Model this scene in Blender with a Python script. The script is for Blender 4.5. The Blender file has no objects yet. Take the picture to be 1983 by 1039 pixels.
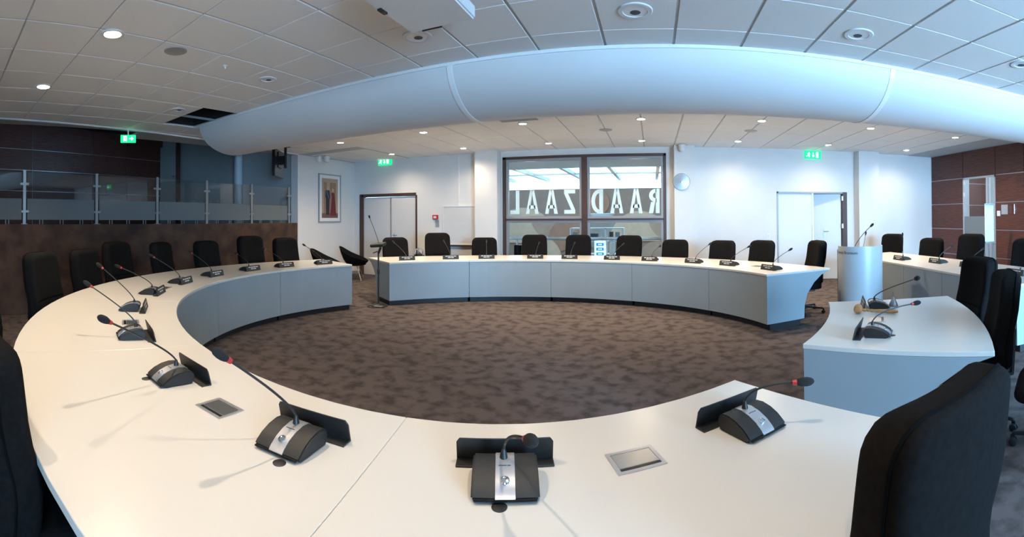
import bpy, bmesh, math, random
from mathutils import Vector, Matrix
random.seed(7)
S = bpy.context.scene
COL = S.collection
PI = math.pi
sin, cos = math.sin, math.cos

# ------------------------------------------------------------------ camera (the photo is a cylindrical sweep panorama)
PR, PX0, PHY, EYE = 875.503, 1263.844, 414.031, 1.4928
RIGHT = Vector((0.99997580, 0.0, -0.00695704))
FWD = Vector((0.00005254, 0.99997148, 0.00755187))
UPV = Vector((0.00695684, -0.00755205, 0.99994728))
cd = bpy.data.cameras.new('camera')
cam = bpy.data.objects.new('camera', cd)
COL.objects.link(cam)
cd.type = 'PANO'
cd.panorama_type = 'CENTRAL_CYLINDRICAL'
cd.central_cylindrical_radius = 1.0
cd.central_cylindrical_range_u_min = -PX0 / PR
cd.central_cylindrical_range_u_max = (1983 - PX0) / PR
cd.central_cylindrical_range_v_min = (PHY - 1039) / PR
cd.central_cylindrical_range_v_max = PHY / PR
cd.clip_start = 0.05
cm = Matrix((RIGHT, UPV, -FWD)).transposed().to_4x4()
cm.translation = (0, 0, EYE)
cam.matrix_world = cm
S.camera = cam

# ------------------------------------------------------------------ daylight, exposure
S.view_settings.view_transform = 'Standard'
S.view_settings.look = 'None'
S.view_settings.exposure = 1.62
S.view_settings.gamma = 1.0
S.view_settings.use_curve_mapping = False
w = bpy.data.worlds.new('sky')
S.world = w
w.use_nodes = True
bgn = w.node_tree.nodes['Background']
# pale blue overcast sky over a duller ground
_nt = w.node_tree
_tc = _nt.nodes.new('ShaderNodeTexCoord'); _sp = _nt.nodes.new('ShaderNodeSeparateXYZ'); _rp = _nt.nodes.new('ShaderNodeValToRGB')
_nt.links.new(_tc.outputs['Generated'], _sp.inputs[0]); _nt.links.new(_sp.outputs[2], _rp.inputs[0])
_e = _rp.color_ramp.elements
_e[0].position = 0.0; _e[0].color = (0.29, 0.53, 0.79, 1)
_e[1].position = 0.03; _e[1].color = (0.31, 0.64, 1.0, 1)
_nt.links.new(_rp.outputs[0], bgn.inputs[0])
bgn.inputs[1].default_value = 25.5
def portal(loc, rot, sx, sy):
    l = bpy.data.lights.new('window_portal', 'AREA')
    l.shape = 'RECTANGLE'; l.size = sx; l.size_y = sy
    l.cycles.is_portal = True
    o = bpy.data.objects.new('window_portal', l)
    o.location = loc; o.rotation_euler = rot
    COL.objects.link(o)
portal((5.0, -2.72, 1.52), (PI/2, 0, 0), 3.5, 2.75)
portal((-1.5, 16.6, 3.4), (0, 0, 0), 13, 8.8)
WARM = (1.0, 0.79, 0.56)
SPOT_W = 52.0

# ------------------------------------------------------------------ photo pixel -> point on a known plane of the room
def ray(px, py):
    th = (px - PX0) / PR
    return RIGHT * sin(th) + FWD * cos(th) + UPV * ((PHY - py) / PR)
def on_z(px, py, z):
    d = ray(px, py); return d * ((z - EYE) / d.z) + Vector((0, 0, EYE))
def on_y(px, py, y):
    d = ray(px, py); return d * (y / d.y) + Vector((0, 0, EYE))
def on_x(px, py, x):
    d = ray(px, py); return d * (x / d.x) + Vector((0, 0, EYE))
def at_dist(px, py, dist):
    d = ray(px, py); return d * (dist / math.hypot(d.x, d.y)) + Vector((0, 0, EYE))

# ------------------------------------------------------------------ materials
def srgb(r, g, b):
    f = lambda c: (c/255/12.92) if c/255 <= 0.04045 else ((c/255+0.055)/1.055)**2.4
    return (f(r), f(g), f(b), 1)
MATS = {}
def mat(name, col, rough=0.5, metal=0.0, var=0.0, scale=20.0, bump=0.0, bscale=200.0, col2=None, stretch=None, spec=0.5, detail=4.0, lo=0.35, hi=0.65):
    m = bpy.data.materials.new(name); m.use_nodes = True
    nt = m.node_tree; b = nt.nodes['Principled BSDF']
    b.inputs['Base Color'].default_value = col
    b.inputs['Roughness'].default_value = rough
    b.inputs['Metallic'].default_value = metal
    b.inputs['Specular IOR Level'].default_value = spec
    tc = nt.nodes.new('ShaderNodeTexCoord')
    if var or col2:
        n = nt.nodes.new('ShaderNodeTexNoise')
        n.inputs['Scale'].default_value = scale; n.inputs['Detail'].default_value = detail
        src = tc.outputs['Object']
        if stretch:
            mp = nt.nodes.new('ShaderNodeMapping'); mp.inputs['Scale'].default_value = stretch
            nt.links.new(src, mp.inputs[0]); src = mp.outputs[0]
        nt.links.new(src, n.inputs['Vector'])
        r = nt.nodes.new('ShaderNodeValToRGB')
        c2 = col2 or tuple(list(c*(1-var) for c in col[:3]) + [1])
        r.color_ramp.elements[0].position = lo; r.color_ramp.elements[1].position = hi
        r.color_ramp.elements[0].color = c2; r.color_ramp.elements[1].color = col
        nt.links.new(n.outputs['Fac'], r.inputs[0]); nt.links.new(r.outputs[0], b.inputs['Base Color'])
    if bump:
        n2 = nt.nodes.new('ShaderNodeTexNoise'); n2.inputs['Scale'].default_value = bscale
        nt.links.new(tc.outputs['Object'], n2.inputs['Vector'])
        bp = nt.nodes.new('ShaderNodeBump'); bp.inputs['Strength'].default_value = bump; bp.inputs['Distance'].default_value = 0.004
        nt.links.new(n2.outputs['Fac'], bp.inputs['Height']); nt.links.new(bp.outputs[0], b.inputs['Normal'])
    MATS[name] = m
    return m
def emat(name, col, strength):
    m = bpy.data.materials.new(name); m.use_nodes = True
    b = m.node_tree.nodes['Principled BSDF']
    b.inputs['Base Color'].default_value = col
    b.inputs['Emission Color'].default_value = col
    b.inputs['Emission Strength'].default_value = strength
    MATS[name] = m
    return m
def glassmat(name, tint=(1, 1, 1, 1), ior=1.5, rough=0.0, frost=0.0):
    m = bpy.data.materials.new(name); m.use_nodes = True
    nt = m.node_tree; nt.nodes.clear()
    out = nt.nodes.new('ShaderNodeOutputMaterial')
    tr = nt.nodes.new('ShaderNodeBsdfTransparent'); tr.inputs[0].default_value = tint
    gl = nt.nodes.new('ShaderNodeBsdfGlossy'); gl.inputs['Roughness'].default_value = rough
    fr = nt.nodes.new('ShaderNodeFresnel'); fr.inputs[0].default_value = ior
    mx = nt.nodes.new('ShaderNodeMixShader')
    ge = nt.nodes.new('ShaderNodeNewGeometry'); iv = nt.nodes.new('ShaderNodeMath'); iv.operation = 'SUBTRACT'; iv.inputs[0].default_value = 1.0
    mu_ = nt.nodes.new('ShaderNodeMath'); mu_.operation = 'MULTIPLY'
    nt.links.new(ge.outputs['Backfacing'], iv.inputs[1]); nt.links.new(iv.outputs[0], mu_.inputs[0]); nt.links.new(fr.outputs[0], mu_.inputs[1])
    nt.links.new(mu_.outputs[0], mx.inputs[0]); nt.links.new(tr.outputs[0], mx.inputs[1]); nt.links.new(gl.outputs[0], mx.inputs[2])
    last = mx
    if frost:
        df = nt.nodes.new('ShaderNodeBsdfDiffuse'); df.inputs[0].default_value = (0.34, 0.38, 0.40, 1)
        tl = nt.nodes.new('ShaderNodeBsdfTranslucent'); tl.inputs[0].default_value = (0.36, 0.4, 0.42, 1)
        m2 = nt.nodes.new('ShaderNodeMixShader'); m2.inputs[0].default_value = 0.5
        nt.links.new(df.outputs[0], m2.inputs[1]); nt.links.new(tl.outputs[0], m2.inputs[2])
        m3 = nt.nodes.new('ShaderNodeMixShader'); m3.inputs[0].default_value = frost
        nt.links.new(mx.outputs[0], m3.inputs[1]); nt.links.new(m2.outputs[0], m3.inputs[2]); last = m3
    nt.links.new(last.outputs[0], out.inputs[0])
    MATS[name] = m
    return m

def filmmat(name, col):
    m = bpy.data.materials.new(name); m.use_nodes = True
    nt = m.node_tree; nt.nodes.clear()
    out = nt.nodes.new('ShaderNodeOutputMaterial')
    df = nt.nodes.new('ShaderNodeBsdfDiffuse'); df.inputs[0].default_value = col
    tl = nt.nodes.new('ShaderNodeBsdfTranslucent'); tl.inputs[0].default_value = col
    mx = nt.nodes.new('ShaderNodeMixShader'); mx.inputs[0].default_value = .35
    nt.links.new(df.outputs[0], mx.inputs[1]); nt.links.new(tl.outputs[0], mx.inputs[2]); nt.links.new(mx.outputs[0], out.inputs[0])
    MATS[name] = m
    return m
white_wall = mat('white_wall', (0.68, 0.69, 0.70, 1), 0.7, var=0.03, scale=3, bump=0.05, bscale=300)
grey_wall = mat('grey_wall', (0.40, 0.43, 0.44, 1), 0.7, var=0.04, scale=3)
ceil_tile = mat('ceiling_tile', (0.86, 0.85, 0.83, 1), 0.9, var=0.05, scale=90, bump=0.12, bscale=400)
ceil_slab = mat('ceiling_grid', (0.5, 0.5, 0.5, 1), 0.7, var=0.05)
trim_white = mat('trim_white', (0.75, 0.76, 0.77, 1), 0.4, var=0.02)
duct_white = mat('duct_white', (0.64, 0.655, 0.67, 1), 0.55, var=0.03, scale=2)
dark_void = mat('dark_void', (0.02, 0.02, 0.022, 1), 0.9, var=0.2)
carpet = mat('carpet', srgb(98, 89, 87), 0.95, col2=srgb(70, 63, 63), scale=7.0, bump=0.6, bscale=500, spec=0.1, detail=9, lo=0.36, hi=0.56)
parapet_m = mat('parapet_cloth', srgb(92, 72, 62), 0.95, col2=srgb(62, 50, 46), scale=3.0, bump=0.5, bscale=300, spec=0.1, detail=8)
wood = mat('dark_wood', srgb(104, 62, 50), 0.4, col2=srgb(72, 40, 34), scale=4, stretch=(1, 1.2, 26), detail=6, spec=0.35)
wood_joint = mat('wood_joint', (0.55, 0.55, 0.56, 1), 0.35, metal=0.6, var=0.1)
frame_brown = mat('frame_brown', srgb(78, 56, 50), 0.45, var=0.15, scale=12)
frame_grey = mat('frame_grey', (0.30, 0.31, 0.33, 1), 0.4, var=0.05)
door_white = mat('door_white', (0.62, 0.63, 0.64, 1), 0.4, var=0.02)
table_top = mat('table_top', (0.62, 0.605, 0.57, 1), 0.28, var=0.02, scale=2)
table_panel = mat('table_panel', (0.285, 0.335, 0.365, 1), 0.4, var=0.04, scale=3)
kick_black = mat('kick_black', (0.012, 0.012, 0.014, 1), 0.5, var=0.2)
fabric = mat('chair_fabric', (0.0115, 0.0105, 0.0105, 1), 0.95, var=0.3, scale=60, bump=0.35, bscale=900, spec=0.06)
piping_m = mat('chair_piping', (0.006, 0.006, 0.006, 1), 0.95, var=0.2, spec=0.03)
plastic = mat('black_plastic', (0.016, 0.016, 0.018, 1), 0.45, var=0.2, scale=40)
unit_black = mat('unit_black', (0.013, 0.0135, 0.014, 1), 0.5, var=0.2, scale=80, bump=0.2, bscale=900)
silver = mat('silver_plastic', (0.55, 0.55, 0.57, 1), 0.3, metal=0.7, var=0.05, scale=30)
post_steel = mat('post_steel', (0.34, 0.35, 0.36, 1), 0.42, metal=0.8, var=0.1, scale=30)
steel = mat('brushed_steel', (0.62, 0.60, 0.57, 1), 0.28, metal=1.0, var=0.12, scale=30, stretch=(1, 30, 1))
chrome = mat('chrome', (0.75, 0.76, 0.78, 1), 0.12, metal=1.0, var=0.03)
foam = mat('mic_foam', (0.012, 0.012, 0.013, 1), 0.95, var=0.3, scale=300, bump=0.6, bscale=900)
red_ring = mat('red_ring', srgb(178, 44, 48), 0.35, var=0.05)
red_box = mat('red_box', srgb(190, 40, 36), 0.4, var=0.05)
print_white = mat('print_white', (0.62, 0.63, 0.64, 1), 0.6, var=0.05)
print_grey = mat('print_grey', srgb(66, 74, 82), 0.6, var=0.05)
beech = mat('beech_wood', srgb(196, 142, 92), 0.4, col2=srgb(164, 112, 66), scale=8, stretch=(1, 1, 10))
tv_black = mat('tv_black', (0.01, 0.01, 0.012, 1), 0.2, var=0.2)
vent_grey = mat('vent_grey', (0.42, 0.42, 0.43, 1), 0.6, var=0.08)
speaker_grey = mat('speaker_grey', (0.38, 0.37, 0.36, 1), 0.8, var=0.15, scale=400)
letter_white = filmmat('letter_film', (0.85, 0.95, 0.95, 1))
green_sign = emat('exit_green', srgb(10, 165, 100), 0.9)
white_sign = emat('exit_white', srgb(225, 255, 240), 1.2)
lamp_on = emat('lamp_on', (1.0, 0.90, 0.74, 1), 14.0)
lamp_off = mat('lamp_off', (0.85, 0.86, 0.87, 1), 0.3, var=0.05)
screen_blue = emat('screen_blue', srgb(20, 86, 140), 0.9)
screen_light = emat('screen_light', srgb(150, 205, 232), 0.9)
glass = glassmat('glass_clear')
glass_rail = glassmat('glass_rail', (0.86, 0.89, 0.9, 1), 1.75)
glass_dark = glassmat('glass_window', (0.93, 0.96, 0.97, 1), 1.35)
glass_frost = glassmat('glass_frosted', (0.8, 0.85, 0.88, 1), 1.5, 0.15, 0.75)
# slats of the grille and mural tones
mural = [mat('mural_%s' % n, srgb(*c), 0.8, var=0.12, scale=4) for n, c in (('umber', (122, 100, 90)), ('sand', (172, 146, 126)), ('clay', (146, 118, 104)), ('rust', (136, 98, 82)), ('stone', (122, 114, 108)))]
photo_m = {k: mat('photo_' + k, srgb(*c), 0.6, var=0.15, scale=30) for k, c in
           dict(back=(146, 122, 100), pillar=(176, 152, 128), floor=(112, 84, 74), suit=(44, 42, 52), gown=(112, 34, 50), skin=(202, 160, 136), sash=(70, 104, 160)).items()}

# ------------------------------------------------------------------ mesh builder
class MB:
    def __init__(s): s.v = []; s.f = []; s.m = []
    def add(s, vs, fs, mi=0):
        o = len(s.v); s.v += [tuple(p) for p in vs]
        for f in fs: s.f.append([i + o for i in f]); s.m.append(mi)
        return s
    def box(s, x0, x1, y0, y1, z0, z1, mi=0):
        vs = [(x, y, z) for z in (z0, z1) for y in (y0, y1) for x in (x0, x1)]
        return s.add(vs, [(0, 2, 3, 1), (4, 5, 7, 6), (0, 1, 5, 4), (2, 6, 7, 3), (0, 4, 6, 2), (1, 3, 7, 5)], mi)
    def obox(s, c, ax, ay, az, mi=0):
        c = Vector(c); ax = Vector(ax); ay = Vector(ay); az = Vector(az)
        vs = [c + ax*i + ay*j + az*k for k in (-.5, .5) for j in (-.5, .5) for i in (-.5, .5)]
        return s.add(vs, [(0, 2, 3, 1), (4, 5, 7, 6), (0, 1, 5, 4), (2, 6, 7, 3), (0, 4, 6, 2), (1, 3, 7, 5)], mi)
    def prism(s, pts, d, mi=0):
        """closed polygon (list of 3-D points) pushed along vector d"""
        n = len(pts); d = Vector(d)
        vs = [Vector(p) for p in pts] + [Vector(p) + d for p in pts]
        fs = [tuple(range(n - 1, -1, -1)), tuple(range(n, 2 * n))]
        fs += [(i, (i + 1) % n, n + (i + 1) % n, n + i) for i in range(n)]
        return s.add(vs, fs, mi)
    def tube(s, pts, r, n=8, mi=0, cap=True):
        pts = [Vector(p) for p in pts]; k = len(pts)
        rs = r if isinstance(r, (list, tuple)) else [r] * k
        vs = []; fs = []; up = None
        for i, p in enumerate(pts):
            t = (pts[min(i + 1, k - 1)] - pts[max(i - 1, 0)]).normalized()
            if up is None:
                up = Vector((0, 0, 1)) if abs(t.z) < 0.9 else Vector((1, 0, 0))
            a = t.cross(up).normalized(); b = a.cross(t).normalized(); up = b
            for j in range(n):
                q = 2 * PI * j / n
                vs.append(p + (a * cos(q) + b * sin(q)) * rs[i])
        for i in range(k - 1):
            for j in range(n):
                j2 = (j + 1) % n
                fs.append((i*n + j, i*n + j2, (i+1)*n + j2, (i+1)*n + j))
        if cap:
            fs.append(tuple(range(n - 1, -1, -1))); fs.append(tuple((k-1)*n + j for j in range(n)))
        return s.add(vs, fs, mi)
    def loop(s, pts, r, n=6, mi=0):
        pts = [Vector(p) for p in pts]; k = len(pts); vs = []; fs = []
        nrm = Vector((0, 1, 0))
        for i, p in enumerate(pts):
            t = (pts[(i + 1) % k] - pts[i - 1]).normalized()
            a = t.cross(nrm).normalized(); b = a.cross(t).normalized()
            for j in range(n):
                q = 2 * PI * j / n
                vs.append(p + (a * cos(q) + b * sin(q)) * r)
        for i in range(k):
            i2 = (i + 1) % k
            for j in range(n):
                j2 = (j + 1) % n
                fs.append((i*n + j, i*n + j2, i2*n + j2, i2*n + j))
        return s.add(vs, fs, mi)
    def lathe(s, prof, n=24, c=(0, 0, 0), axis='z', mi=0):
        vs = []; fs = []; k = len(prof); c = Vector(c)
        for (r, h) in prof:
            for j in range(n):
                q = 2 * PI * j / n
                a, b = r * cos(q), r * sin(q)
                vs.append(c + (Vector((a, b, h)) if axis == 'z' else Vector((a, h, b)) if axis == 'y' else Vector((h, a, b))))
        for i in range(k - 1):
            for j in range(n):
                j2 = (j + 1) % n
                fs.append((i*n + j, i*n + j2, (i+1)*n + j2, (i+1)*n + j))
        if prof[0][0] > 1e-6: fs.append(tuple(range(n - 1, -1, -1)))
        if prof[-1][0] > 1e-6: fs.append(tuple((k-1)*n + j for j in range(n)))
        return s.add(vs, fs, mi)
    def arc(s, c, r0, r1, a0, a1, z0, z1, n=24, mi=0):
        """curved slab, angles in degrees"""
        vs = []; fs = []
        for i in range(n + 1):
            a = math.radians(a0 + (a1 - a0) * i / n)
            for r, z in ((r0, z0), (r1, z0), (r1, z1), (r0, z1)):
                vs.append((c[0] + r * cos(a), c[1] + r * sin(a), z))
        for i in range(n):
            for j in range(4):
                j2 = (j + 1) % 4
                fs.append((i*4 + j, (i+1)*4 + j, (i+1)*4 + j2, i*4 + j2))
        fs.append((0, 1, 2, 3)); fs.append((n*4 + 3, n*4 + 2, n*4 + 1, n*4))
        return s.add(vs, fs, mi)
    def build(s, name, mats, parent=None, bevel=0, smooth=False, segs=2, split=35):
        me = bpy.data.meshes.new(name)
        me.from_pydata(s.v, [], s.f)
        for m in (mats if isinstance(mats, (list, tuple)) else [mats]): me.materials.append(m)
        for p, mi in zip(me.polygons, s.m): p.material_index = mi
        bm = bmesh.new(); bm.from_mesh(me)
        bmesh.ops.remove_doubles(bm, verts=bm.verts, dist=1e-6)
        bmesh.ops.recalc_face_normals(bm, faces=bm.faces)
        if bevel:
            ed = [e for e in bm.edges if len(e.link_faces) == 2 and e.calc_face_angle(0) > math.radians(30)]
            bmesh.ops.bevel(bm, geom=ed, offset=bevel, segments=segs, affect='EDGES', clamp_overlap=True)
        if smooth:
            for e in bm.edges:
                e.smooth = not (len(e.link_faces) == 2 and e.calc_face_angle(0) > math.radians(split))
            for f in bm.faces: f.smooth = True
        bm.to_mesh(me); bm.free()
        o = bpy.data.objects.new(name, me)
        COL.objects.link(o)
        if parent: o.parent = parent
        return o

def tag(o, label=None, cat=None, group=None, kind=None):
    if label: o['label'] = label
    if cat: o['category'] = cat
    if group: o['group'] = group
    if kind: o['kind'] = kind
    return o
def thing(name, label, cat, loc=(0, 0, 0), rz=0.0, group=None):
    o = bpy.data.objects.new(name, None); COL.objects.link(o)
    o.empty_display_size = 0.1
    o.location = loc; o.rotation_euler = (0, 0, rz)
    return tag(o, label, cat, group)
def struct(o): o['kind'] = 'structure'; return o
def copy_tree(o, parent=None):
    c = o.copy(); COL.objects.link(c)
    if parent: c.parent = parent
    for ch in list(o.children): copy_tree(ch, c)
    return c
def inst(src, parent, loc=None, rz=None):
    c = src.copy(); COL.objects.link(c); c.parent = parent
    if loc is not None: c.location = loc
    if rz is not None: c.rotation_euler = (0, 0, rz)
    return c

# ================================================================== THE ROOM
CX, CY = -1.5906, 4.631            # centre of the ring of tables
ZC = 3.012                         # ceiling
YF = 9.75                          # far wall
XR = 6.92                          # right wall
def xl(y): return -6.755 - 0.105 * y   # gallery front (slightly skewed)

struct(MB().add([(-7.9, -4, 0), (7.4, -4, 0), (7.4, 9.9, 0), (-7.9, 9.9, 0), (-7.9, -4, -.1), (7.4, -4, -.1), (7.4, 9.9, -.1), (-7.9, 9.9, -.1)],
              [(0, 1, 2, 3), (7, 6, 5, 4), (0, 4, 5, 1), (1, 5, 6, 2), (2, 6, 7, 3), (3, 7, 4, 0)]).build('floor', carpet))

# ---- far wall with window and two door openings
WX0, WX1, WZ0, WZ1 = -3.345, 0.297, 0.10, 2.875
DLX0, DLX1, DRX0, DRX1, DZ = -7.30, -5.62, 2.75, 4.47, 2.05
wf = MB()
for x0, x1, z0, z1 in ((-7.56, DLX0, 0, ZC), (DLX0, DLX1, DZ + .03, ZC), (DLX1, WX0, 0, ZC), (WX0, WX1, WZ1, ZC), (WX0, WX1, 0, WZ0),
                       (WX1, DRX0, 0, ZC), (DRX0, DRX1, DZ, ZC), (DRX1, XR + .1, 0, ZC)):
    wf.box(x0, x1, YF, YF + .16, z0, z1)
wall_far = struct(wf.build('wall_far', white_wall))
# pillars that stand proud of the far wall
for i, (x0, x1) in enumerate(((-3.93, -3.39), (0.46, 0.885), (4.66, 5.20))):
    struct(MB().box(x0, x1, 9.47, YF, 0, ZC - .001).build('trim_%d' % (i + 1), white_wall, bevel=.004))
struct(MB().box(-4.47, -4.44, YF - .025, YF, 1.78, ZC - .002).build('trim_4', trim_white))

# ---- white side wall carrying the picture, gallery end wall
struct(MB().box(-7.78, -7.55, 7.56, YF + .16, 0, ZC).build('wall_left', white_wall))
struct(MB().box(-15.2, -7.78, 7.62, 7.75, 0.5, 4.3).build('wall_gallery_end', grey_wall))
# gallery front (cloth clad parapet)
pp = MB()
y0, y1 = -3.9, 7.55
pp.prism([(xl(y0), y0, 0), (xl(y1), y1, 0), (xl(y1) - .14, y1, 0), (xl(y0) - .14, y0, 0)], (0, 0, 1.392))
wall_gallery = struct(pp.build('wall_gallery_front', parapet_m, bevel=.006))
# gallery floor, back wall of wood panels, dark ceiling
struct(MB().prism([(xl(-4) - .1, -4, .8), (xl(7.62) - .1, 7.62, .8), (-15.4, 7.62, .8), (-15.4, -4, .8)], (0, 0, .1)).build('floor_gallery', parapet_m))
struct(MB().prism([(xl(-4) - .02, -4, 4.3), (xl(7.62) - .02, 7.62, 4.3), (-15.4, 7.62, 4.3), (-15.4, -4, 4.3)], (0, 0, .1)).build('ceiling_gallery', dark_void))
def gx(y): return -13.1 - 0.22 * (y - 1.8)
gw = MB().prism([(gx(-4) - .03, -4, .9), (gx(7.62) - .03, 7.62, .9), (gx(7.62) - .2, 7.62, .9), (gx(-4) - .2, -4, .9)], (0, 0, 3.4)).build('wall_gallery_back', wood_joint)
struct(gw)
rows = [(.9, 1.05), (1.05, 1.67), (1.67, 2.29), (2.29, 2.91), (2.91, 3.53), (3.53, 4.3)]
cols = [-4, -2.0, -.6, .75, 2.68, 4.72, 6.05, 7.62]
for a, b in zip(cols[:-1], cols[1:]):
    for z0, z1 in rows:
        a2, b2 = a + .012, b - .012
        MB().prism([(gx(a2), a2, z0 + .01), (gx(b2), b2, z0 + .01), (gx(b2) - .03, b2, z0 + .01), (gx(a2) - .03, a2, z0 + .01)], (0, 0, z1 - z0 - .02)).build('wood_panel', wood, gw)
# south wall of the gallery and the wall behind the viewer
struct(MB().box(-15.4, -6.5, -4.1, -4, 0, 4.4).build('wall_gallery_side', white_wall))

# gallery door leaf at the back, ajar
d = thing('gallery_door', 'grey door leaf standing open at the back of the gallery', 'door', (-13.05, 7.5, .9), 0)
MB().box(-1.2, 0, -.06, -.02, 0, 3.1).build('door_leaf', grey_wall, d, bevel=.003)
MB().box(-.01, .13, -.10, 0, 0, 3.2).build('door_jamb', frame_brown, d)
h = MB(); h.tube([(-.09, -.06, 2.0), (-.09, -.12, 2.0), (-.22, -.12, 2.0)], .014)
h.build('door_handle', chrome, d)
struct(MB().lathe([(.12, .9), (.12, 4.3)], 20, (-9.8, 7.5, 0)).build('trim_5', grey_wall, smooth=True))

# ---- right wall: wood panels, glass door, window bay nearer the viewer
rb = MB()
GD0, GD1, GDZ = 7.30, 8.44, 2.372
for y0, y1, z0, z1 in ((GD1, YF, 0, ZC), (GD0, GD1, GDZ, ZC), (-2.8, GD0, 0, ZC)):
    rb.box(XR + .022, XR + .2, y0, y1, z0, z1)
wall_right = struct(rb.build('wall_right', wood_joint))
zr = [0.0, .52, 1.145, 1.759, 2.372, ZC]
yc = [9.75, 8.44, 7.30, 6.43, 5.2, 3.97, 2.74, 1.51, .2, -1.1, -2.4, -2.6]
for k in range(11):
    for j in range(5):
        if k == 1 and j < 4: continue
        MB().box(XR, XR + .024, yc[k+1] + .008, yc[k] - .008, zr[j] + .009, zr[j+1] - .009).build('wood_panel', wood, wall_right, bevel=.002, segs=1)
# window bay behind the viewer
RY, RX0, RX1 = -2.6, 3.3, 6.7
rw = MB()
for x0, x1, z0, z1 in ((-7.2, RX0, 0, ZC), (RX1, XR + .2, 0, ZC), (RX0, RX1, 0, .15), (RX0, RX1, 2.9, ZC)): rw.box(x0, x1, RY - .2, RY, z0, z1)
struct(rw.build('wall_rear', white_wall))
wn = MB()
for k in range(3): wn.box(RX0 + k*1.675, RX0 + k*1.675 + .05, RY - .14, RY - .06, .15, 2.9)
for z in (.15, 2.85): wn.box(RX0, RX1, RY - .14, RY - .06, z, z + .05)
w2 = struct(wn.build('window_2', frame_grey))
MB().box(RX0, RX1, RY - .06, RY + .14, .11, .15).build('window_sill', trim_white, w2)
for k in range(2): MB().box(RX0 + .05 + k*1.675, RX0 + (k+1)*1.675, RY - .105, RY - .095, .2, 2.85).build('window_pane', glass, w2)
# glass door and the passage behind it
d2 = struct(MB().box(XR - .005, XR + .06, GD1 - .035, GD1, 0, GDZ).box(XR - .005, XR + .06, GD0, GD0 + .035, 0, GDZ).box(XR - .005, XR + .06, GD0, GD1, GDZ - .04, GDZ).build('door_3', silver))
gl = MB().box(XR + .02, XR + .032, 7.62, 8.40, 1.45, GDZ - .045).build('glass_leaf', glass, d2)
MB().box(XR + .02, XR + .032, 7.62, 8.40, .02, 1.45).build('frosted_glass', glass_frost, d2)
MB().box(XR + .0, XR + .05, 7.59, 7.62, .0, GDZ - .04).build('leaf_edge', silver, d2)
for z in (2.2, 1.92, .4): MB().box(XR - .02, XR + .0, 8.36, 8.40, z, z + .1).build('hinge', trim_white, d2, bevel=.004)
MB().tube([(XR + .02, 7.68, 1.0), (XR - .05, 7.68, 1.0), (XR - .05, 7.80, 1.0)], .011).build('door_handle', chrome, d2)
pw = MB().box(7.2, 9.02, 9.82, 9.9, 0, 2.85).build('wall_passage_back', wood_joint)
struct(pw)
for z0, z1 in ((0, .52), (.52, 1.145), (1.145, 1.759), (1.759, 2.372), (2.372, 2.84)):
    for x0, x1 in ((7.2, 8.1), (8.1, 9.02)): MB().box(x0 + .006, x1 - .006, 9.80, 9.82, z0 + .008, z1 - .008).build('wood_panel', wood, pw)
struct(MB().box(XR + .2, 9.2, 6.6, 6.7, 0, 2.9).box(XR + .2, 9.2, 9.9, 10, 0, 2.9).box(9.2, 9.3, 6.6, 10, 0, 2.9).box(XR + .2, 9.3, 6.6, 10, 2.85, 2.95).box(XR + .2, 9.3, 6.6, 10, -.1, 0).build('wall_passage', white_wall))
pl = bpy.data.lights.new('passage_light', 'POINT'); pl.energy = 22; pl.color = (.7, .86, 1); pl.shadow_soft_size = .2
po = bpy.data.objects.new('passage_light', pl); po.location = (8.2, 8.2, 2.5); COL.objects.link(po)

# baseboards
struct(MB().box(-7.55, DLX0 - .06, YF - .015, YF, 0, .08).box(DLX1 + .02, WX0, YF - .015, YF, 0, .08).box(WX1, DRX0 - .02, YF - .015, YF, 0, .08).build('baseboard_far', frame_grey))
struct(MB().box(-7.55, -7.535, 7.57, YF, 0, .08).build('baseboard_left', frame_grey))

# ================================================================== CEILING
# tiles hang 12 mm under the grid they lie in; two tiles are missing beside the soffit
slab = MB()
HX0, HX1, HY0, HY1 = -6.43, -5.22, 3.38, 3.99
def slabpoly(x0, x1, y0, y1): slab.box(x0, x1, y0, y1, ZC + .008, ZC + .03)
slabpoly(HX1, 7.4, -4, 5.1); slabpoly(-7.0, HX1, -4, HY0); slabpoly(-7.9, HX0, HY0, HY1)
slabpoly(-7.9, HX1, HY1, 5.1); slabpoly(-7.9, 7.4, 5.1, 9.9); slabpoly(-7.3, -7.0, .5, HY0)
ceiling = struct(slab.build('ceiling', ceil_slab))
tile_cache = {}
def tile(x0, x1, y0, y1):
    gx_, gy_ = .011, .005
    key = (round(x1 - x0, 3), round(y1 - y0, 3))
    if key not in tile_cache:
        a, b = key[0]/2 - gx_, key[1]/2 - gy_
        m = MB()
        e = .006
        vs = [(-a, -b, .012), (a, -b, .012), (a, b, .012), (-a, b, .012), (-a + e*.5, -b + e*.5, 0), (a - e*.5, -b + e*.5, 0), (a - e*.5, b - e*.5, 0), (-a + e*.5, b - e*.5, 0)]
        m.add(vs, [(0, 1, 2, 3), (7, 6, 5, 4), (0, 4, 5, 1), (1, 5, 6, 2), (2, 6, 7, 3), (3, 7, 4, 0)])
        o = m.build('ceiling_tile', ceil_tile, ceiling)
        tile_cache[key] = o
    else:
        o = tile_cache[key].copy(); COL.objects.link(o); o.parent = ceiling
    o.location = ((x0 + x1)/2, (y0 + y1)/2, ZC)
P = .6
xg0 = -2.2067
ntile = 0
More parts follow.
